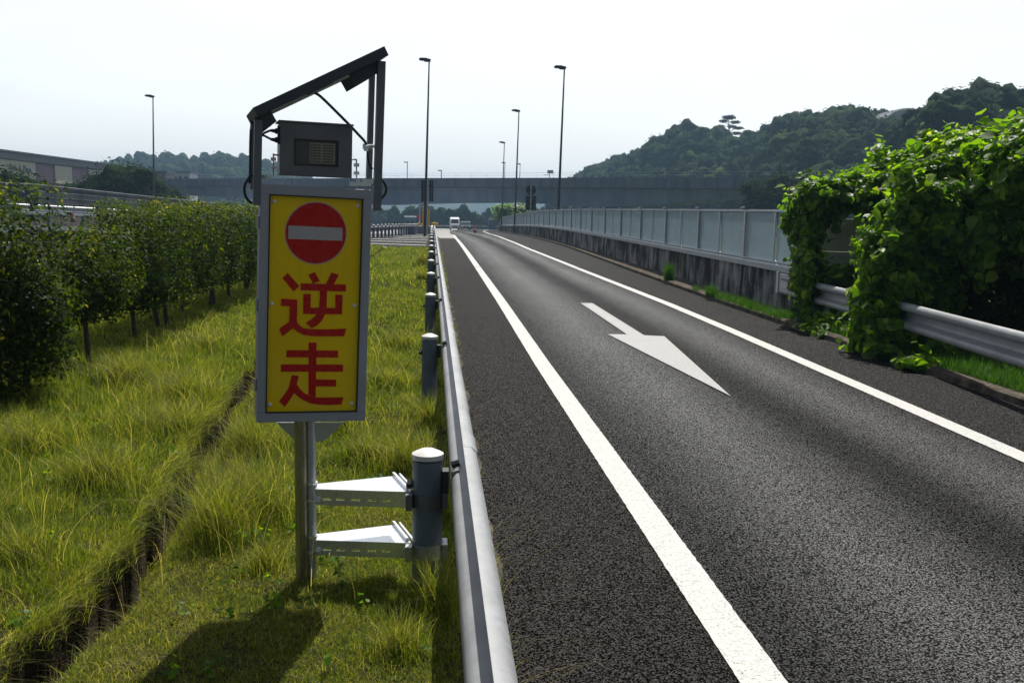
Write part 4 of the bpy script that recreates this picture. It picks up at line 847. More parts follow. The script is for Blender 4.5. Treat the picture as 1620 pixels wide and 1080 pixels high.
# ------------------------------------------------------------ wooded hills
def hill(name, fname, cols, base, Yb, nt, spacing, th, quads, qs, label, seed=0, dark=0., fade=12):
    """cols: (px, py skyline, Y ridge); base: foot of the slope (Y) per column"""
    px = np.array([c[0] for c in cols], float); X0 = []
    S = np.linspace(px[0], px[-1], 60); ridge = []; foot = []
    for s_ in S:
        yy = float(np.interp(s_, px, [c[1] for c in cols])); Yr = float(np.interp(s_, px, [c[2] for c in cols])); p = at(s_, yy, Yr); p.z -= th*1.0; ridge.append(p)
        Yf = float(np.interp(s_, px, Yb)); q_ = at(s_, 345, Yf); q_.z = pf(Yf)-.3; foot.append(q_)
    ridge = np.array([tuple(p) for p in ridge]); foot = np.array([tuple(p) for p in foot]); T = np.linspace(0, 1, nt)
    def pos(u, t):
        u = np.clip(u, 0, 59); i = np.clip(u.astype(int), 0, 58); f = (u-i)[:, None]; a = foot[i]*(1-f)+foot[i+1]*f; b = ridge[i]*(1-f)+ridge[i+1]*f
        P = a+(b-a)*t[:, None]; P[:, 2] = a[:, 2]+(b[:, 2]-a[:, 2])*np.sin(np.clip(t, 0, 1)*math.pi/2)**1.0; back = t > 1; P[back, 2] -= (t[back]-1)*60
        P[:, 2] += np.sin(P[:, 0]*.09+seed)*np.sin(P[:, 1]*.07)*th*.12; return P
    rows = []
    for t in np.concatenate([T, [1.15, 1.4]]): rows.append(pos(np.linspace(0, 59, 60), np.full(60, t)))
    sheet(name, rows, M['hillside'])
    wdt = np.linalg.norm(np.diff(ridge, axis=0), axis=1).sum(); dep = np.linalg.norm(ridge-foot, axis=1).mean()
    nt_ = int(wdt*dep/(spacing*spacing)*1.0); nt_ = min(nt_, 1700)
    u = rng.uniform(0, 59, nt_); t = rng.random(nt_)**.85
    nr = int(wdt/spacing*1.6); u = np.concatenate([u, np.linspace(0, 59, nr)+rng.normal(0, .2, nr)]); t = np.concatenate([t, rng.uniform(.96, 1.03, nr)])
    Pt = pos(u, t); Vs, Fs, rs, nn = [], [], [], 0
    for i, p in enumerate(Pt):
        h = th*rng.uniform(.55, 1.3); r = h*rng.uniform(.26, .48); shade = rng.normal(0, .17)
        for c, rr_, wg in (((p[0], p[1], p[2]+h*.55), (r, r, h*.45), .6), ((p[0]+rng.normal(0, r*.5), p[1]-r*.3, p[2]+h*rng.uniform(.4, .8)), (r*.6, r*.6, h*.24), .4)):
            P, N, _ = shell(int(quads*wg), c, rr_, i*1.3+seed, .20, .32, 2, 1.08); m = len(P)
            V, Fa, q_ = leaves(P, N*.7+np.array([0, 0, .6]), qs*rng.uniform(.5, 1.5, m), np.clip(rng.normal(.42-dark+shade, .10, m), 0, 1), jit=.32); Vs.append(V); Fs.append(Fa[0]+nn); rs.append(q_); nn += len(V)
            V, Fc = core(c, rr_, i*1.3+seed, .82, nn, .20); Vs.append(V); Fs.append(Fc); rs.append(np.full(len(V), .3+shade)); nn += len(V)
    o = np_mesh(fname, np.concatenate(Vs), [np.concatenate(Fs)], M['forest'], np.concatenate(rs)); tag(o, label, 'forest', kind='stuff'); return pos
hill('hill', 'forest', [(880, 300, 460), (915, 280, 440), (960, 262, 400), (1000, 247, 370), (1045, 222, 345), (1085, 205, 330), (1130, 216, 320), (1180, 224, 300), (1212, 216, 285), (1232, 192, 270), (1265, 192, 262), (1290, 190, 255), (1340, 184, 245), (1392, 188, 235), (1425, 212, 228), (1450, 208, 222)],
     None, [300, 290, 270, 250, 235, 225, 215, 205, 195, 185, 180, 175, 168, 160, 150, 145], 14, 4.9, 8.0, 300, .72, 'wooded hillside rising behind the overpass on the right', 1.0)
hill('hill', 'forest', [(1425, 222, 190), (1445, 202, 180), (1462, 176, 172), (1500, 166, 165), (1545, 153, 160), (1580, 160, 155), (1625, 166, 150), (1700, 160, 145), (1800, 160, 140)],
     None, [115, 110, 105, 102, 100, 96, 92, 90, 88], 12, 4.2, 7.0, 360, .58, 'nearer, darker wooded ridge at the far right behind the vines', 5.0, .06)
hill('hill', 'forest', [(150, 268, 640), (195, 256, 640), (230, 250, 630), (262, 247, 620), (300, 254, 610), (330, 248, 600), (358, 246, 600), (385, 252, 600), (420, 262, 610), (450, 272, 620), (480, 282, 640)],
     None, [430]*11, 8, 11, 12, 60, 1.6, 'distant wooded hill behind the left end of the overpass', 9.0)
# distant mountain seen beneath the overpass
mr = []
for k, s_ in enumerate(np.linspace(420, 1100, 90)):
    top = float(np.interp(s_, [420, 520, 600, 700, 780, 900, 1100], [300, 297, 300, 303, 300, 305, 320])); p = at(s_, top+2*math.sin(s_*.06), 1450); q_ = at(s_, 356, 1000); q_.z = -15
    mr.append([tuple(q_)]+[tuple(q_.lerp(p, t)+Vector((0, 25*math.sin(s_*.05+t*5)*t, 9*math.sin(s_*.11+t*9)*t*(1-t)))) for t in (.2, .4, .6, .8)]+[tuple(p), (p.x, p.y+200, -20)])
sheet('mountain', mr, M['mountain'])
hill('far_terrain', 'forest', [(560, 339, 380), (600, 342, 380), (625, 335, 370), (645, 343, 360), (690, 340, 345), (715, 347, 330), (745, 351, 340), (775, 357, 360), (800, 357, 380), (830, 346, 380), (880, 336, 360), (960, 328, 330)],
     None, [330, 330, 320, 310, 300, 290, 300, 320, 330, 330, 300, 280], 4, 6, 6.5, 170, .8, 'line of trees beyond the road, seen beneath the overpass', 3.0, -.05)

tree('evergreen_tree', tuple(at(818, 352, 150).xy)+(pf(150),), 4.6, 7.0, 5000, .35, 'rounded bright green tree where the barrier ends far ahead', mat='kudzu')
for i, (x, y, Y, h, w_, lb) in enumerate([(1215, 345, 118, 7.0, 7.5, 'bushy grey-green tree in front of the right end of the overpass'), (1262, 340, 112, 7.6, 7.5, 'dark tree right of the overpass end, just above the barrier')]):
    p = at(x, y, Y); tree('broadleaf_tree', (p.x, p.y, pf(Y)-.2), h-pf(Y)*.3, w_, 6500, .34, lb, group='trees at the overpass end')
# lone pine standing above the ridge
p = at(1152, 222, 312); p.z -= 2.2; pe = empty('pine_tree', p, 'lone flat-topped pine standing above the ridge line', 'tree')
tiers = [((0, 0, 9.2), (2.2, 2.2, .7), 1), ((2.2, .3, 7.8), (1.6, 1.4, .45), .6), ((-1.8, -.2, 8.0), (1.5, 1.3, .45), .6), ((3.0, 0, 6.0), (1.7, 1.3, .45), .6), ((-2.6, 0, 6.4), (1.4, 1.2, .4), .5), ((1.0, 0, 6.4), (1.5, 1.2, .4), .5), ((-3.3, .2, 4.7), (1.5, 1.3, .5), .5), ((2.6, .2, 4.4), (1.7, 1.3, .5), .5)]
V, Fa, rr = crown_mesh(tiers, 2600, .45, 4, .25); np_mesh('crown', V, Fa, M['forest'], rr, parent=pe)
tk = MB(); tk.tube([(0, 0, -2), (.2, 0, 4), (-.1, 0, 9)], [.35, .26, .1], 8)
for c, r, _ in tiers[1:]: tk.tube([(0, 0, c[2]-1.2), (c[0]*.6, 0, c[2]-.4), c], [.12, .09, .04], 5)
tk.build('trunk', M['bark'], pe)
# pale curved roof peeking through the ridge trees
p = at(1422, 195, 214); de = empty('dome_building', p, 'pale building with a curved lattice roof peeking over the right ridge', 'building')
MB().box((0, 0, -3.5), (9, 8, 7)).build('wall', M['coping'], de)
m = MB(); m.prism([(-4.6, -4.1, 0), (4.6, -4.1, 0)]+[(4.6*math.cos(t), -4.1, 2.6*math.sin(t)) for t in np.linspace(.05, math.pi-.05, 16)], (0, 8.2, 0)); m.build('roof', M['coping'], de)
m = MB()
for k in range(9): m.tube([(4.75*math.cos(t), -4.3+k*1.0, 2.75*math.sin(t)) for t in np.linspace(0.0, math.pi, 14)], .07, 5)
m.build('roof_rib', M['white'], de)

# ------------------------------------------------------------ overpass
bp0, bp1 = Vector((-52.9, 204)), Vector((43.8, 130)); bdir = (bp1-bp0).normalized(); bn = Vector((bdir.y, -bdir.x))
if bn.y > 0: bn = -bn        # towards the camera
ztop = 6.55; be2 = empty('overpass', (0, 164, pf(164)), 'grey concrete road overpass with arched girders crossing the whole view', 'bridge'); OL = be2.location
def bpt(s, off, z): q_ = bp0+bdir*s-bn*off; return Vector((q_.x, q_.y, z))-OL
Lb_ = (bp1-bp0).length
def sof(s):   # soffit height along the bridge
    X = s/Lb_
    return float(np.interp(X, [-.6, -.25, -.1, 0, .12, .25, .34, .45, .55, .66, .73, .79, .86, .93, 1.0, 1.1, 1.4], [3.9, 3.5, 3.6, 3.45, 3.1, 2.55, 2.1, 2.15, 2.65, 2.85, 2.62, 2.3, 2.75, 3.6, 4.1, 4.2, 4.2]))
ss = np.linspace(-Lb_*.6, Lb_*1.4, 120)
def ribbon(name, mat, fn, parent):
    rows = [[fn(s, k) for k in range(6)] for s in ss]; n = 6; m = MB()
    for r in rows: m.v += [tuple(v) for v in r]
    for i in range(len(rows)-1):
        for k in range(n): m.f.append((i*n+k, i*n+(k+1) % n, (i+1)*n+(k+1) % n, (i+1)*n+k))
    return m.build(name, mat, parent)
ribbon('girder', M['girder'], lambda s, k: bpt(s, *[(1.15, ztop-1.55), (1.75, sof(s)), (4.5, sof(s)), (7.3, sof(s)), (7.9, ztop-1.55), (4.5, ztop-1.55)][k]), be2)
ribbon('deck', M['bridge'], lambda s, k: bpt(s, *[(0, ztop-1.25), (0, ztop-1.50), (1.3, ztop-1.545), (7.7, ztop-1.545), (9, ztop-1.50), (9, ztop-1.25)][k]), be2)
for o0, nm in ((-.03, 0), (8.78, 1)):
    s = ss[0]
    while s < ss[-1]-1:
        m = MB(); a, b = s+.03, s+5.97; vs = [bpt(t, o, z) for t in (a, b) for o in (o0, o0+.25) for z in (ztop-1.30 if nm == 0 else ztop-1.248, ztop)]
        m.add(vs, [(0,1,3,2),(4,6,7,5),(0,4,5,1),(2,3,7,6),(0,2,6,4),(1,5,7,3)]); m.build('parapet', M['bridge'], be2); s += 6
for o0 in (.08,):
    m = MB()
    for s in np.arange(ss[0], ss[-1], 3.0): m.tube([bpt(s, o0, ztop), bpt(s, o0, ztop+.75)], .022, 4)
    for z in (.38, .75): m.tube([bpt(s, o0, ztop+z) for s in ss[::4]], .016, 4)
    m.build('railing', M['galv'], be2)
for s in (.265*Lb_, .795*Lb_, -.25*Lb_, 1.25*Lb_):
    m = MB(); c = bpt(s, 4.5, 0); c.z = (sof(s)-7)/2-OL.z; m.box(c, (3.2, 5, sof(s)+6.8)); m.build('pier', M['bridge'], be2, bevel=.1)

# ------------------------------------------------------------ street lamps
def lamp(x, y, h, label, lean=0.022, s=1.0, name='street_lamp', grp='tall single-head street lamps'):
    e = empty(name, (x, y, pf(y)-.1), label, 'street lamp', grp)
    m = MB(); m.tube([(0, 0, 0), (h*lean*.4, 0, h*.4), (h*lean, 0, h)], [.115*s, .09*s, .052*s], 10); m.build('pole', M['lamp'], e, smooth=True)
    m = MB(); x0 = h*lean
    m.prism([Vector((x0+a*s, -.17*s, h+b*s)) for a, b in ((.10, -.06), (.12, .08), (-.25, .17), (-.66, .16), (-.74, .08), (-.72, -.0), (-.40, -.03), (-.30, -.09), (-.12, -.10))], (0, .34*s, 0))
    m.build('lamp_head', M['dark'], e, bevel=.02)
    m = MB(); m.box((x0-.45*s, 0, h-.022*s), (.34*s, .22*s, .02)); m.build('lamp_lens', M['boxgrey'], e)
    return e
for px_, pyt, Y, lb, sc_ in ((893, 108, 72, 'tallest-looking street lamp, behind the noise barrier on the right', 1), (679, 96, 74, 'street lamp at the tip of the hatched gore, nearest the centre', 1), (821, 176, 102, 'medium street lamp between the tall right lamp and the two far lamps', 1), (798, 226, 140, 'fourth street lamp along the barrier, thin and distant', 1), (242, 153, 100, 'lone street lamp standing at the left above the hedge', 1),
                          (799, 258, 205, 'small far lamp just right of the fourth lamp pole', 1), (823, 260, 212, 'small far lamp just right of the medium lamp pole', 1)):
    t = at(px_, pyt, Y); h = t.z-pf(Y)+.1; ln = .020; lamp(t.x-h*ln, Y, h, lb, ln, sc_)
def s_at(px_, off=.4):
    # bridge parameter under a picture column
    for s in np.linspace(-20, Lb_+20, 600):
        q_ = bpt(s, off, ztop)+OL; v = CM.transposed() @ (q_-Vector((0, 0, HC)))
        if CXP+F*v.x/-v.z >= px_: return s
for px_, hh, lb in ((320, 2.7, 'short lamp standing on the left part of the overpass'), (642, 2.6, 'short thin lamp on the overpass left of the gore lamp'), (697, 1.2, 'tiny post light on the overpass right of the gore lamp')):
    q_ = bpt(s_at(px_), .5, ztop)+OL; e = empty('bridge_lamp', q_-Vector((0, 0, 1.2)), lb, 'lamp', 'small lamps on the overpass')
    MB().tube([(0, 0, 0), (0, 0, 1.2+hh)], .06, 6).build('pole', M['lamp'], e); MB().box((-.25, 0, 1.2+hh), (.7, .25, .15)).build('lamp_head', M['dark'], e, bevel=.02)
q_ = bpt(s_at(868), .5, ztop)+OL; e = empty('direction_sign', q_-Vector((0, 0, 1.2)), 'small pale sign on a short post on the overpass', 'road sign')
MB().tube([(0, 0, 0), (0, 0, 1.9)], .05, 6).build('pole', M['lamp'], e); MB().box((.1, 0, 2.1), (.9, .06, .5)).build('sign_plate', M['coping'], e); MB().tube([(-.9, 0, 1.6), (0, 0, 1.65)], .04, 6).build('arm', M['lamp'], e)

# signs seen from behind
def plate_sign(px_, Y, items, label, pole=True, ytop=296):
    x = at(px_, 300, Y).x; e = empty('road_sign', (x, Y, pf(Y)), label, 'road sign')
    if pole: MB().tube([(0, 0, 0), (0, 0, at(px_, ytop, Y).z-pf(Y)+.2)], .045, 10).build('pole', M['galv'], e)
    for kind_, cx_, cy_, w_, h_ in items:
        p = at(cx_, cy_, Y)-Vector((x, Y, pf(Y)))
        m = MB()
        if kind_ == 'disc': m.tube([p+Vector((0, .06, 0)), p+Vector((0, .075, 0))], w_/2, 32)
        else: m.box(p+Vector((0, .07, 0)), (w_, .02, h_))
        pl = m.build('sign_plate', M['dark'], e)
        b = MB()
        for dz in (-h_*.25, h_*.25): b.box(p+Vector((0, .052, dz)), (w_*.8, .016, .03))
        b.box(p+Vector((0, .048, 0)), (.03, .01, h_*.92)); b.build('sign_channel', M['boxgrey'], pl)
    return e
plate_sign(840, 82, [('disc', 840, 301, .84, .84), ('rect', 840, 321, .86, 1.16)], 'dark back of a round sign above a rectangular plate, beyond the barrier')
plate_sign(676, 74.3, [('rect', 670.3, 294.5, .36, .84), ('rect', 682.3, 294.5, .30, .84), ('rect', 670.3, 311.5, .36, .68), ('rect', 682.3, 311.5, .30, .68)], 'dark backs of paired plates fixed either side of the gore lamp post', True, 288)
# amber marker and lights at the gore
p = gpp(672, 370.5); e = empty('crash_cushion', p, 'amber yellow marker boards and lights at the tip of the gore', 'crash cushion')
sx = p.y/F
m = MB(); m.box((-.14, 0, 1.2), (.12, .2, 1.75)); m.box((.33, 0, 1.2), (.18, .2, 1.75)); m.build('marker_board', M['amber'], e, bevel=.02)
m = MB(); m.box((0, .1, .35), (1.3, .9, .7)); m.build('barrel', M['postgrey'], e, bevel=.1)
for dx in (-.42, .72, .95):
    m = MB(); m.tube([(dx, -.5, .70), (dx, -.5, .85), (dx, -.5, 1.0)], [.16, .19, .13], 12); m.build('warning_light', M['amber'], e, smooth=True)
# thin frame with red disc
p = gpp(663, 366); e = empty('disc_sign', p, 'small red round sign on a thin pole beside the gore', 'road sign'); 
zr = at(663, 343, p.y).z-p.z; MB().tube([(0, 0, 0), (0, 0, zr)], .03, 6).build('pole', M['galv'], e); MB().tube([(0, -.05, zr), (0, -.03, zr)], .22, 20).build('sign_plate', M['red'], e)
e = empty('portal_frame', at(664, 368, 96)*1.0, 'thin grey square frame on a pole behind the amber boards', 'frame'); e.location.z = pf(96)
h0 = at(664, 327, 96).z-pf(96); MB().tube([(0, 0, 0), (0, 0, h0), (.5, 0, h0)], .035, 6).build('pole', M['galv'], e)
p = gpp(649, 361); Y = 150; e = empty('shelter', (at(649, 350, Y).x, Y, pf(Y)), 'teal shelter with a pale flat roof left of the gore', 'shelter')
zt = at(649, 343, Y).z-pf(Y); MB().box((0, 0, zt/2), (1.45, 2.2, zt-.1)).build('wall', M['teal'], e, bevel=.02); MB().box((0, 0, zt+.02), (1.75, 2.6, .14)).build('roof', M['white'], e)
m = MB(); m.box((-.33, -1.105, zt*.6), (.5, .012, .5)); m.box((.33, -1.105, zt*.6), (.5, .012, .5)); m.build('window', M['glassdark'], e)

# ------------------------------------------------------------ vehicles
def vehicle(name, loc, L, W_, H_, van, mat, label, rz=0):
    e = empty(name, loc, label, 'van' if van else 'car', None); e.rotation_euler.z = rz; m = MB()
    if van: pr_ = [(-L/2, .35), (-L/2, .95), (-L/2+.25, 1.15), (-L/2+.95, 1.95), (-L/2+1.35, H_-.12), (-L/2+2.0, H_), (L/2-.15, H_-.03), (L/2, H_-.3), (L/2, .35)]
    else: pr_ = [(-L/2, .3), (-L/2, .62), (-L/2+.15, .78), (-L/2+1.05, .92), (-L/2+1.75, H_-.04), (-L/2+2.2, H_), (L/2-1.3, H_-.04), (L/2-.35, .95), (L/2, .85), (L/2, .3)]
    m.prism([Vector((-W_/2, a, b)) for a, b in pr_], (W_, 0, 0)); m.build('body', mat, e, bevel=.22 if van else .14)
    a0, a1 = (pr_[2], pr_[3]) if van else (pr_[3], pr_[4]); d = Vector((0, a1[0]-a0[0], a1[1]-a0[1])); nrm = Vector((0, -d.z, d.y)).normalized()
    if nrm.y > 0: nrm = -nrm
    p0 = Vector((0, a0[0], a0[1]))+d*.08+nrm*.012; p1 = Vector((0, a0[0], a0[1]))+d*.93+nrm*.012
    m = MB(); m.prism([p0+Vector((-W_*.44, 0, 0)), p0+Vector((W_*.44, 0, 0)), p1+Vector((W_*.34, 0, 0)), p1+Vector((-W_*.34, 0, 0))], nrm*.01); m.build('windscreen', M['glassdark'], e)
    for s_ in (-1, 1):
        m = MB(); m.box((s_*W_*.38, -L/2-.01, .78 if van else .62), (.30, .06, .18)); m.build('headlight', M['white'], e, bevel=.02)
        m = MB(); m.box((s_*(W_/2+.12), -L/2+(.75 if van else 1.3), 1.35 if van else 1.0), (.16, .1, .22)); m.build('mirror', mat, e, bevel=.03)
        for yy in (-L*.32, L*.30):
            o = MB().tube([(s_*(W_/2-.2), yy, .33), (s_*(W_/2+.005), yy, .33)], .33, 18).build('wheel', M['tyre'], e)
            MB().tube([(s_*(W_/2-.05), yy, .33), (s_*(W_/2+.012), yy, .33)], .19, 14).build('rim', M['galv'], o)
    m = MB(); m.box((0, -L/2-.012, .58 if van else .48), (W_*.5, .03, .18)); m.build('grille', M['dark'], e)
    m = MB(); m.box((0, -L/2-.035, .42 if van else .36), (.33, .012, .16)); m.build('number_plate', M['white'], e)
    return e
def vp(x, y): return gpp(x, y)
p = vp(719, 361.6); Yv = 178; vehicle('minibus', (at(719, 361, Yv).x, Yv, pf(Yv)), 4.9, 1.62, 2.25, True, M['carwhite'], 'white high-roof minibus driving towards the camera under the overpass')
Yv = 184; vehicle('parked_car', (at(736.5, 361, Yv).x, Yv, pf(Yv)), 4.4, 1.72, 1.55, False, M['cardark'], 'dark car right beside the white minibus')
def cone(x, y, z, label, s=1.0):
    e = empty('traffic_cone', (x, y, z), label, 'traffic cone', 'orange red traffic cones')
    b = MB().box((0, 0, .02), (.38*s, .38*s, .04)).build('base', M['dark'], e); c = MB().lathe((0, 0, 0), [(.14*s, .04), (.10*s, .30*s), (.045*s, .68*s), (.03*s, .70*s)], 16).build('cone_body', M['conered'], e, smooth=True)
    MB().lathe((0, 0, 0), [(.112*s, .26*s), (.088*s, .40*s)], 16).build('reflective_band', M['white'], c)
    return e
for px_, pyb, lb, s_ in ((750, 366.5, 'rear of the two traffic cones on the ramp ahead', 1.1), (752, 368.5, 'front of the two traffic cones on the ramp ahead', 1.1)):
    p = gpp(px_, pyb); cone(p.x, p.y, p.z, lb, s_)
Y = 33; p = at(116, 351, Y); cone(p.x, Y, p.z, 'red traffic cone seen through the gap in the hedge', .42)
# far guard fence across the junction
p0, p1 = at(688, 357, 215), at(800, 358, 235); path = [(p0.x+(p1.x-p0.x)*k/12, 215+20*k/12, pf(215+20*k/12)) for k in range(13)]
guard_rail('guard_rail', (path[0][0], 215, pf(215)), path, -1, [(a, b) for a, b, c in path], 'distant low rail crossing behind the minibus and the car', zoff=.7, toph=1.0)
# low dark building at the barrier end
Y = 225; p = at(778, 352, Y); e = empty('hut', (p.x, Y, pf(Y)), 'small dark hut with a pale top at the far end of the barrier', 'building'); MB().box((0, 0, 1.1), (1.6, 2, 2.2)).build('wall', M['postgrey'], e); MB().box((0, 0, 2.35), (1.2, 1.6, .3)).build('roof', M['white'], e)

# left background: far highway rail, net fence, trees, building
pA, pB = at(20, 321.5, 36.5), at(330, 339, 46.5)
rl = []
for k in range(14):
    t = k/13; q_ = pA.lerp(pB, t); rl.append((q_.x, q_.y, q_.z-.775))
fl = guard_rail('guard_rail', rl[0], [(a, b, c) for a, b, c in rl], 1, [(a-.1, b+.12) for a, b, c in rl[::2]], 'galvanised guard rail of the opposite carriageway seen over the hedge', mat=M['galv'], ground=lambda x, y: rl[0][2]+(rl[-1][2]-rl[0][2])*(x-rl[0][0])/(rl[-1][0]-rl[0][0]), zoff=.60)
m = MB(); m.sweep([(a-.3, b-.9, c-.25) for a, b, c in rl], [(-.12, 0), (-.12, .30), (.12, .30), (.12, 0)]); tag(m.build('median_kerb', M['white']), 'pale raised kerb in front of the opposite guard rail', 'kerb')
sheet('embankment', [[(a-6, b-2.0, HW(-16)-.4), (a+.2, b-.95, c-.27), (a, b, c-.02), (a+.3, b+2, c-.05), (a-4, b+30, c-.2)] for a, b, c in rl], M['farasph'])
# net fence
nf0 = [at(-60, 286, 56), at(60, 292.5, 62), at(250, 312.5, 92), at(400, 327, 160), at(600, 343, 430)]
ne = empty('net_fence', (nf0[1].x, nf0[1].y, pf(62)), 'dark mesh fence with thin wires running beyond the opposite carriageway', 'fence'); NL = ne.location
m = MB(); 
for a, b in zip(nf0[:-1], nf0[1:]):
    a2 = Vector((a.x, a.y, pf(a.y)-.3)); b2 = Vector((b.x, b.y, pf(b.y)-.3)); m.prism([a-NL, b-NL, b2-NL, a2-NL], (-.06, .05, 0))
m.build('panel', M['net'], ne); m = MB()
m.tube([p-NL+Vector((0.05, -.05, 0.02)) for p in nf0], .022, 5)
for dz in (.35, .7, 1.05, 1.4, 1.75): m.tube([p-NL+Vector((.08, -.06, -dz*(1 if i < 3 else .6))) for i, p in enumerate(nf0)], .010, 4)
m.build('wire', M['coping'], ne)
for k in range(12):
    t = k/11; a = nf0[0].lerp(nf0[1], t*2) if t < .5 else nf0[1].lerp(nf0[2], t*2-1); MB().tube([Vector((a.x+.1, a.y-.1, pf(a.y)-.3))-NL, a-NL+Vector((.1, -.1, .02))], .04, 6).build('fence_post', M['postgrey'], ne)
for i, (x, y, Y, h, w_, lb) in enumerate([(128, 318, 112, 5.4, 7.5, 'low pale tree in front of the factory, left of the dark clump'), (160, 318, 108, 6.2, 6.5, 'rounded tree left of the darkest tree before the factory'), (192, 318, 104, 7.2, 6.8, 'darkest and tallest tree at the right end of the factory'), (236, 320, 112, 6.0, 7.5, 'tree at the foot of the lone left street lamp'),
                                  (20, 318, 78, 4.9, 4.5, 'bushy tree before the cream sign panel of the factory'), (60, 322, 84, 4.2, 4.5, 'small tree just right of the cream sign panel')]):
    p = at(x, y, Y); tree('broadleaf_tree', (p.x, p.y, pf(Y)-.2), h, w_, 4500, .30, lb, group='trees in front of the factory', dark=.05)
# factory
fe = empty('factory', (-60, 150, pf(150)), 'long low factory with cream and mauve cladding and a dark eave', 'building'); FL = fe.location
M['cream'] = simple('cream_cladding', (.36, .36, .29), .7, 0, .06, 2); M['mauve'] = simple('mauve_cladding', (.20, .12, .155), .7, 0, .12, 1); M['eave'] = simple('dark_eave', (.05, .06, .075), .6, 0, .1, 2)
def FY(px_): return -60/(ray(px_, 290).x/ray(px_, 290).y)
yA, yB = 92, FY(217)
q = NM('mauve_ribbed_cladding'); wv = q.new('ShaderNodeTexWave', wave_type='BANDS', bands_direction='Z'); wv.inputs['Scale'].default_value = .8; q.l.new(q.coord(), wv.inputs['Vector']); q.set(base=q.ramp(wv.outputs['Fac'], [(.2, (.12, .065, .10)), (.8, (.17, .10, .14))]), rough=.7); M['mauve'] = q.m
m = MB(); m.box(Vector((-75, (yA+yB)/2, 3.0))-FL, (30, yB-yA, 11.2)); m.build('wall', M['mauve'], fe)
m = MB(); m.prism([Vector((-59.2, yA-1, 8.55))-FL, Vector((-59.2, yA-1, 8.78))-FL, Vector((-92, yA-1, 10.2))-FL, Vector((-92, yA-1, 8.55))-FL], (0, yB-yA+2, 0)); m.build('roof', M['eave'], fe)
m = MB(); m.box(Vector((-59.75, (yA+yB)/2, 8.05))-FL, (.5, yB-yA+1, .98)); m.build('eave_band', M['eave'], fe)
for x0, x1, z0, z1 in ((-120, 55, 4.9, 7.5), (-120, 55, 2.2, 4.2), (86, 112.5, 4.6, 7.45), (139, 165, 4.6, 7.4), (190, 206, 4.6, 7.4)):
    ya, yb = (FY(x0) if x0 > -100 else yA+1), FY(x1); MB().box(Vector((-59.9, (ya+yb)/2, (z0+z1)/2))-FL, (.2, yb-ya, z1-z0)).build('cladding_panel', M['cream'], fe)
m = MB()
for k in range(9): ya = FY(60)+k*5.2; m.box(Vector((-59.95, ya, 2.2))-FL, (.12, 3.8, 1.4))
m.build('window_band', M['glassdark'], fe)
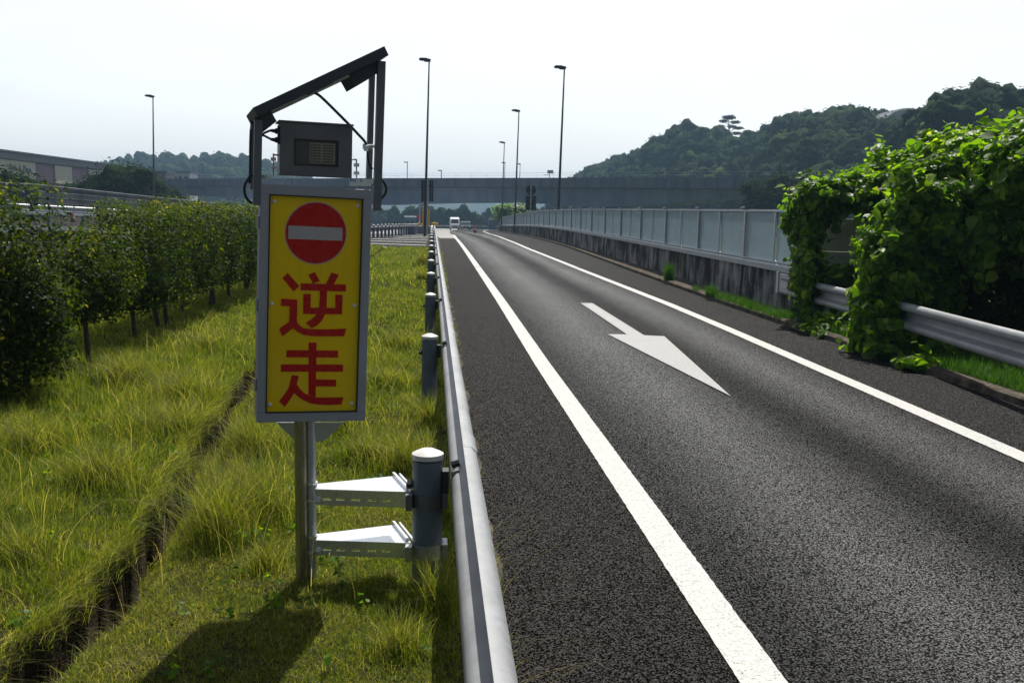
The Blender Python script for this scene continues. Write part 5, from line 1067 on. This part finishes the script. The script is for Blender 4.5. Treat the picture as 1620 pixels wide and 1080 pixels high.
# lettering on the cream panel
def text(body, loc, size, mat, parent, rot):
    cu = bpy.data.curves.new('text', 'FONT'); cu.body = body; cu.size = size; cu.extrude = .03; cu.align_x = 'CENTER'; o = bpy.data.objects.new('text', cu); sc.collection.objects.link(o)
    dg = bpy.context.evaluated_depsgraph_get(); me = bpy.data.meshes.new_from_object(o.evaluated_get(dg)); bpy.data.objects.remove(o); o = link('lettering', me, mat, parent, loc); o.rotation_euler = rot; return o
M['inkblue'] = simple('slate_blue_lettering', (.06, .10, .16), .6); M['inkred'] = simple('dull_red_emblem', (.22, .06, .06), .6)
text('Park', Vector((-59.76, FY(19), 6.05))-FL, 1.35, M['inkblue'], fe, (math.pi/2, 0, math.pi/2)); text('Place', Vector((-59.76, FY(41), 6.0))-FL, 1.35, M['inkblue'], fe, (math.pi/2, 0, math.pi/2))
ye = FY(30); m = MB(); m.prism([Vector((-59.78, ye-.75, 5.95))-FL, Vector((-59.78, ye+.75, 5.95))-FL, Vector((-59.78, ye+.45, 6.5))-FL, Vector((-59.78, ye+.3, 6.5))-FL, Vector((-59.78, ye, 7.15))-FL, Vector((-59.78, ye-.3, 6.5))-FL, Vector((-59.78, ye-.45, 6.5))-FL], (.04, 0, 0)); m.build('emblem', M['inkred'], fe)
# low industrial blocks between factory and overpass
for i, (x0, x1, yt, Y, mt, lb) in enumerate([(218, 262, 272, 230, 'postgrey', 'low dark-roofed block right of the factory'), (262, 300, 273, 250, 'coping', 'pale low building behind the left end of the overpass')]):
    a, b = at(x0, yt, Y), at(x1, yt, Y); e = empty('warehouse', ((a.x+b.x)/2, Y, pf(Y)), lb, 'building', None); hh = a.z-pf(Y)
    MB().box((0, 4, hh/2), (b.x-a.x, 8, hh)).build('wall', M['coping' if i else 'mauve'], e); MB().box((0, 4, hh+.15), (b.x-a.x+.6, 8.6, .3)).build('roof', M['eave'], e)
    m = MB()
    for k in range(4): m.box(((k-1.5)*(b.x-a.x)/4.4, -.03, hh-1.2), ((b.x-a.x)/7, .06, .8))
    m.build('window', M['glassdark'], e)
for x, y, z_, rz, lb in ((-1.40, 5.28, .0, .4, 'larger pale dry leaf lying in the bare ditch'), (-1.43, 5.05, 0, 2.0, 'smaller pale dry leaf in the ditch, nearer the camera')):
    m = MB(); pts = [(-.05, 0), (-.02, .028), (.02, .022), (.055, 0), (.02, -.026), (-.02, -.020)]
    m.add([(a, b, .012+.25*abs(b)+.004*math.sin(a*90)) for a, b in pts], [(0, 1, 2, 3), (0, 3, 4, 5)]); o = m.build('dry_leaf', M['beige']); o.location = (x, y, float(gz(x, y))+.01); o.rotation_euler.z = rz; tag(o, lb, 'leaf', 'dry leaves in the ditch')
# ------------------------------------------------------------ air
hz = MB().box((0, 840, 19), (3400, 1820, 74)).build('haze', None); hz['kind'] = 'stuff'
hm_ = bpy.data.materials.new('haze_air'); hm_.use_nodes = True; n_ = hm_.node_tree.nodes; n_.remove(n_['Principled BSDF'])
pv = n_.new('ShaderNodeVolumePrincipled'); pv.inputs['Color'].default_value = (.46, .72, 1.0, 1); pv.inputs['Density'].default_value = .00042; pv.inputs['Anisotropy'].default_value = .25
hm_.node_tree.links.new(pv.outputs[0], n_['Material Output'].inputs['Volume']); hz.data.materials.append(hm_)
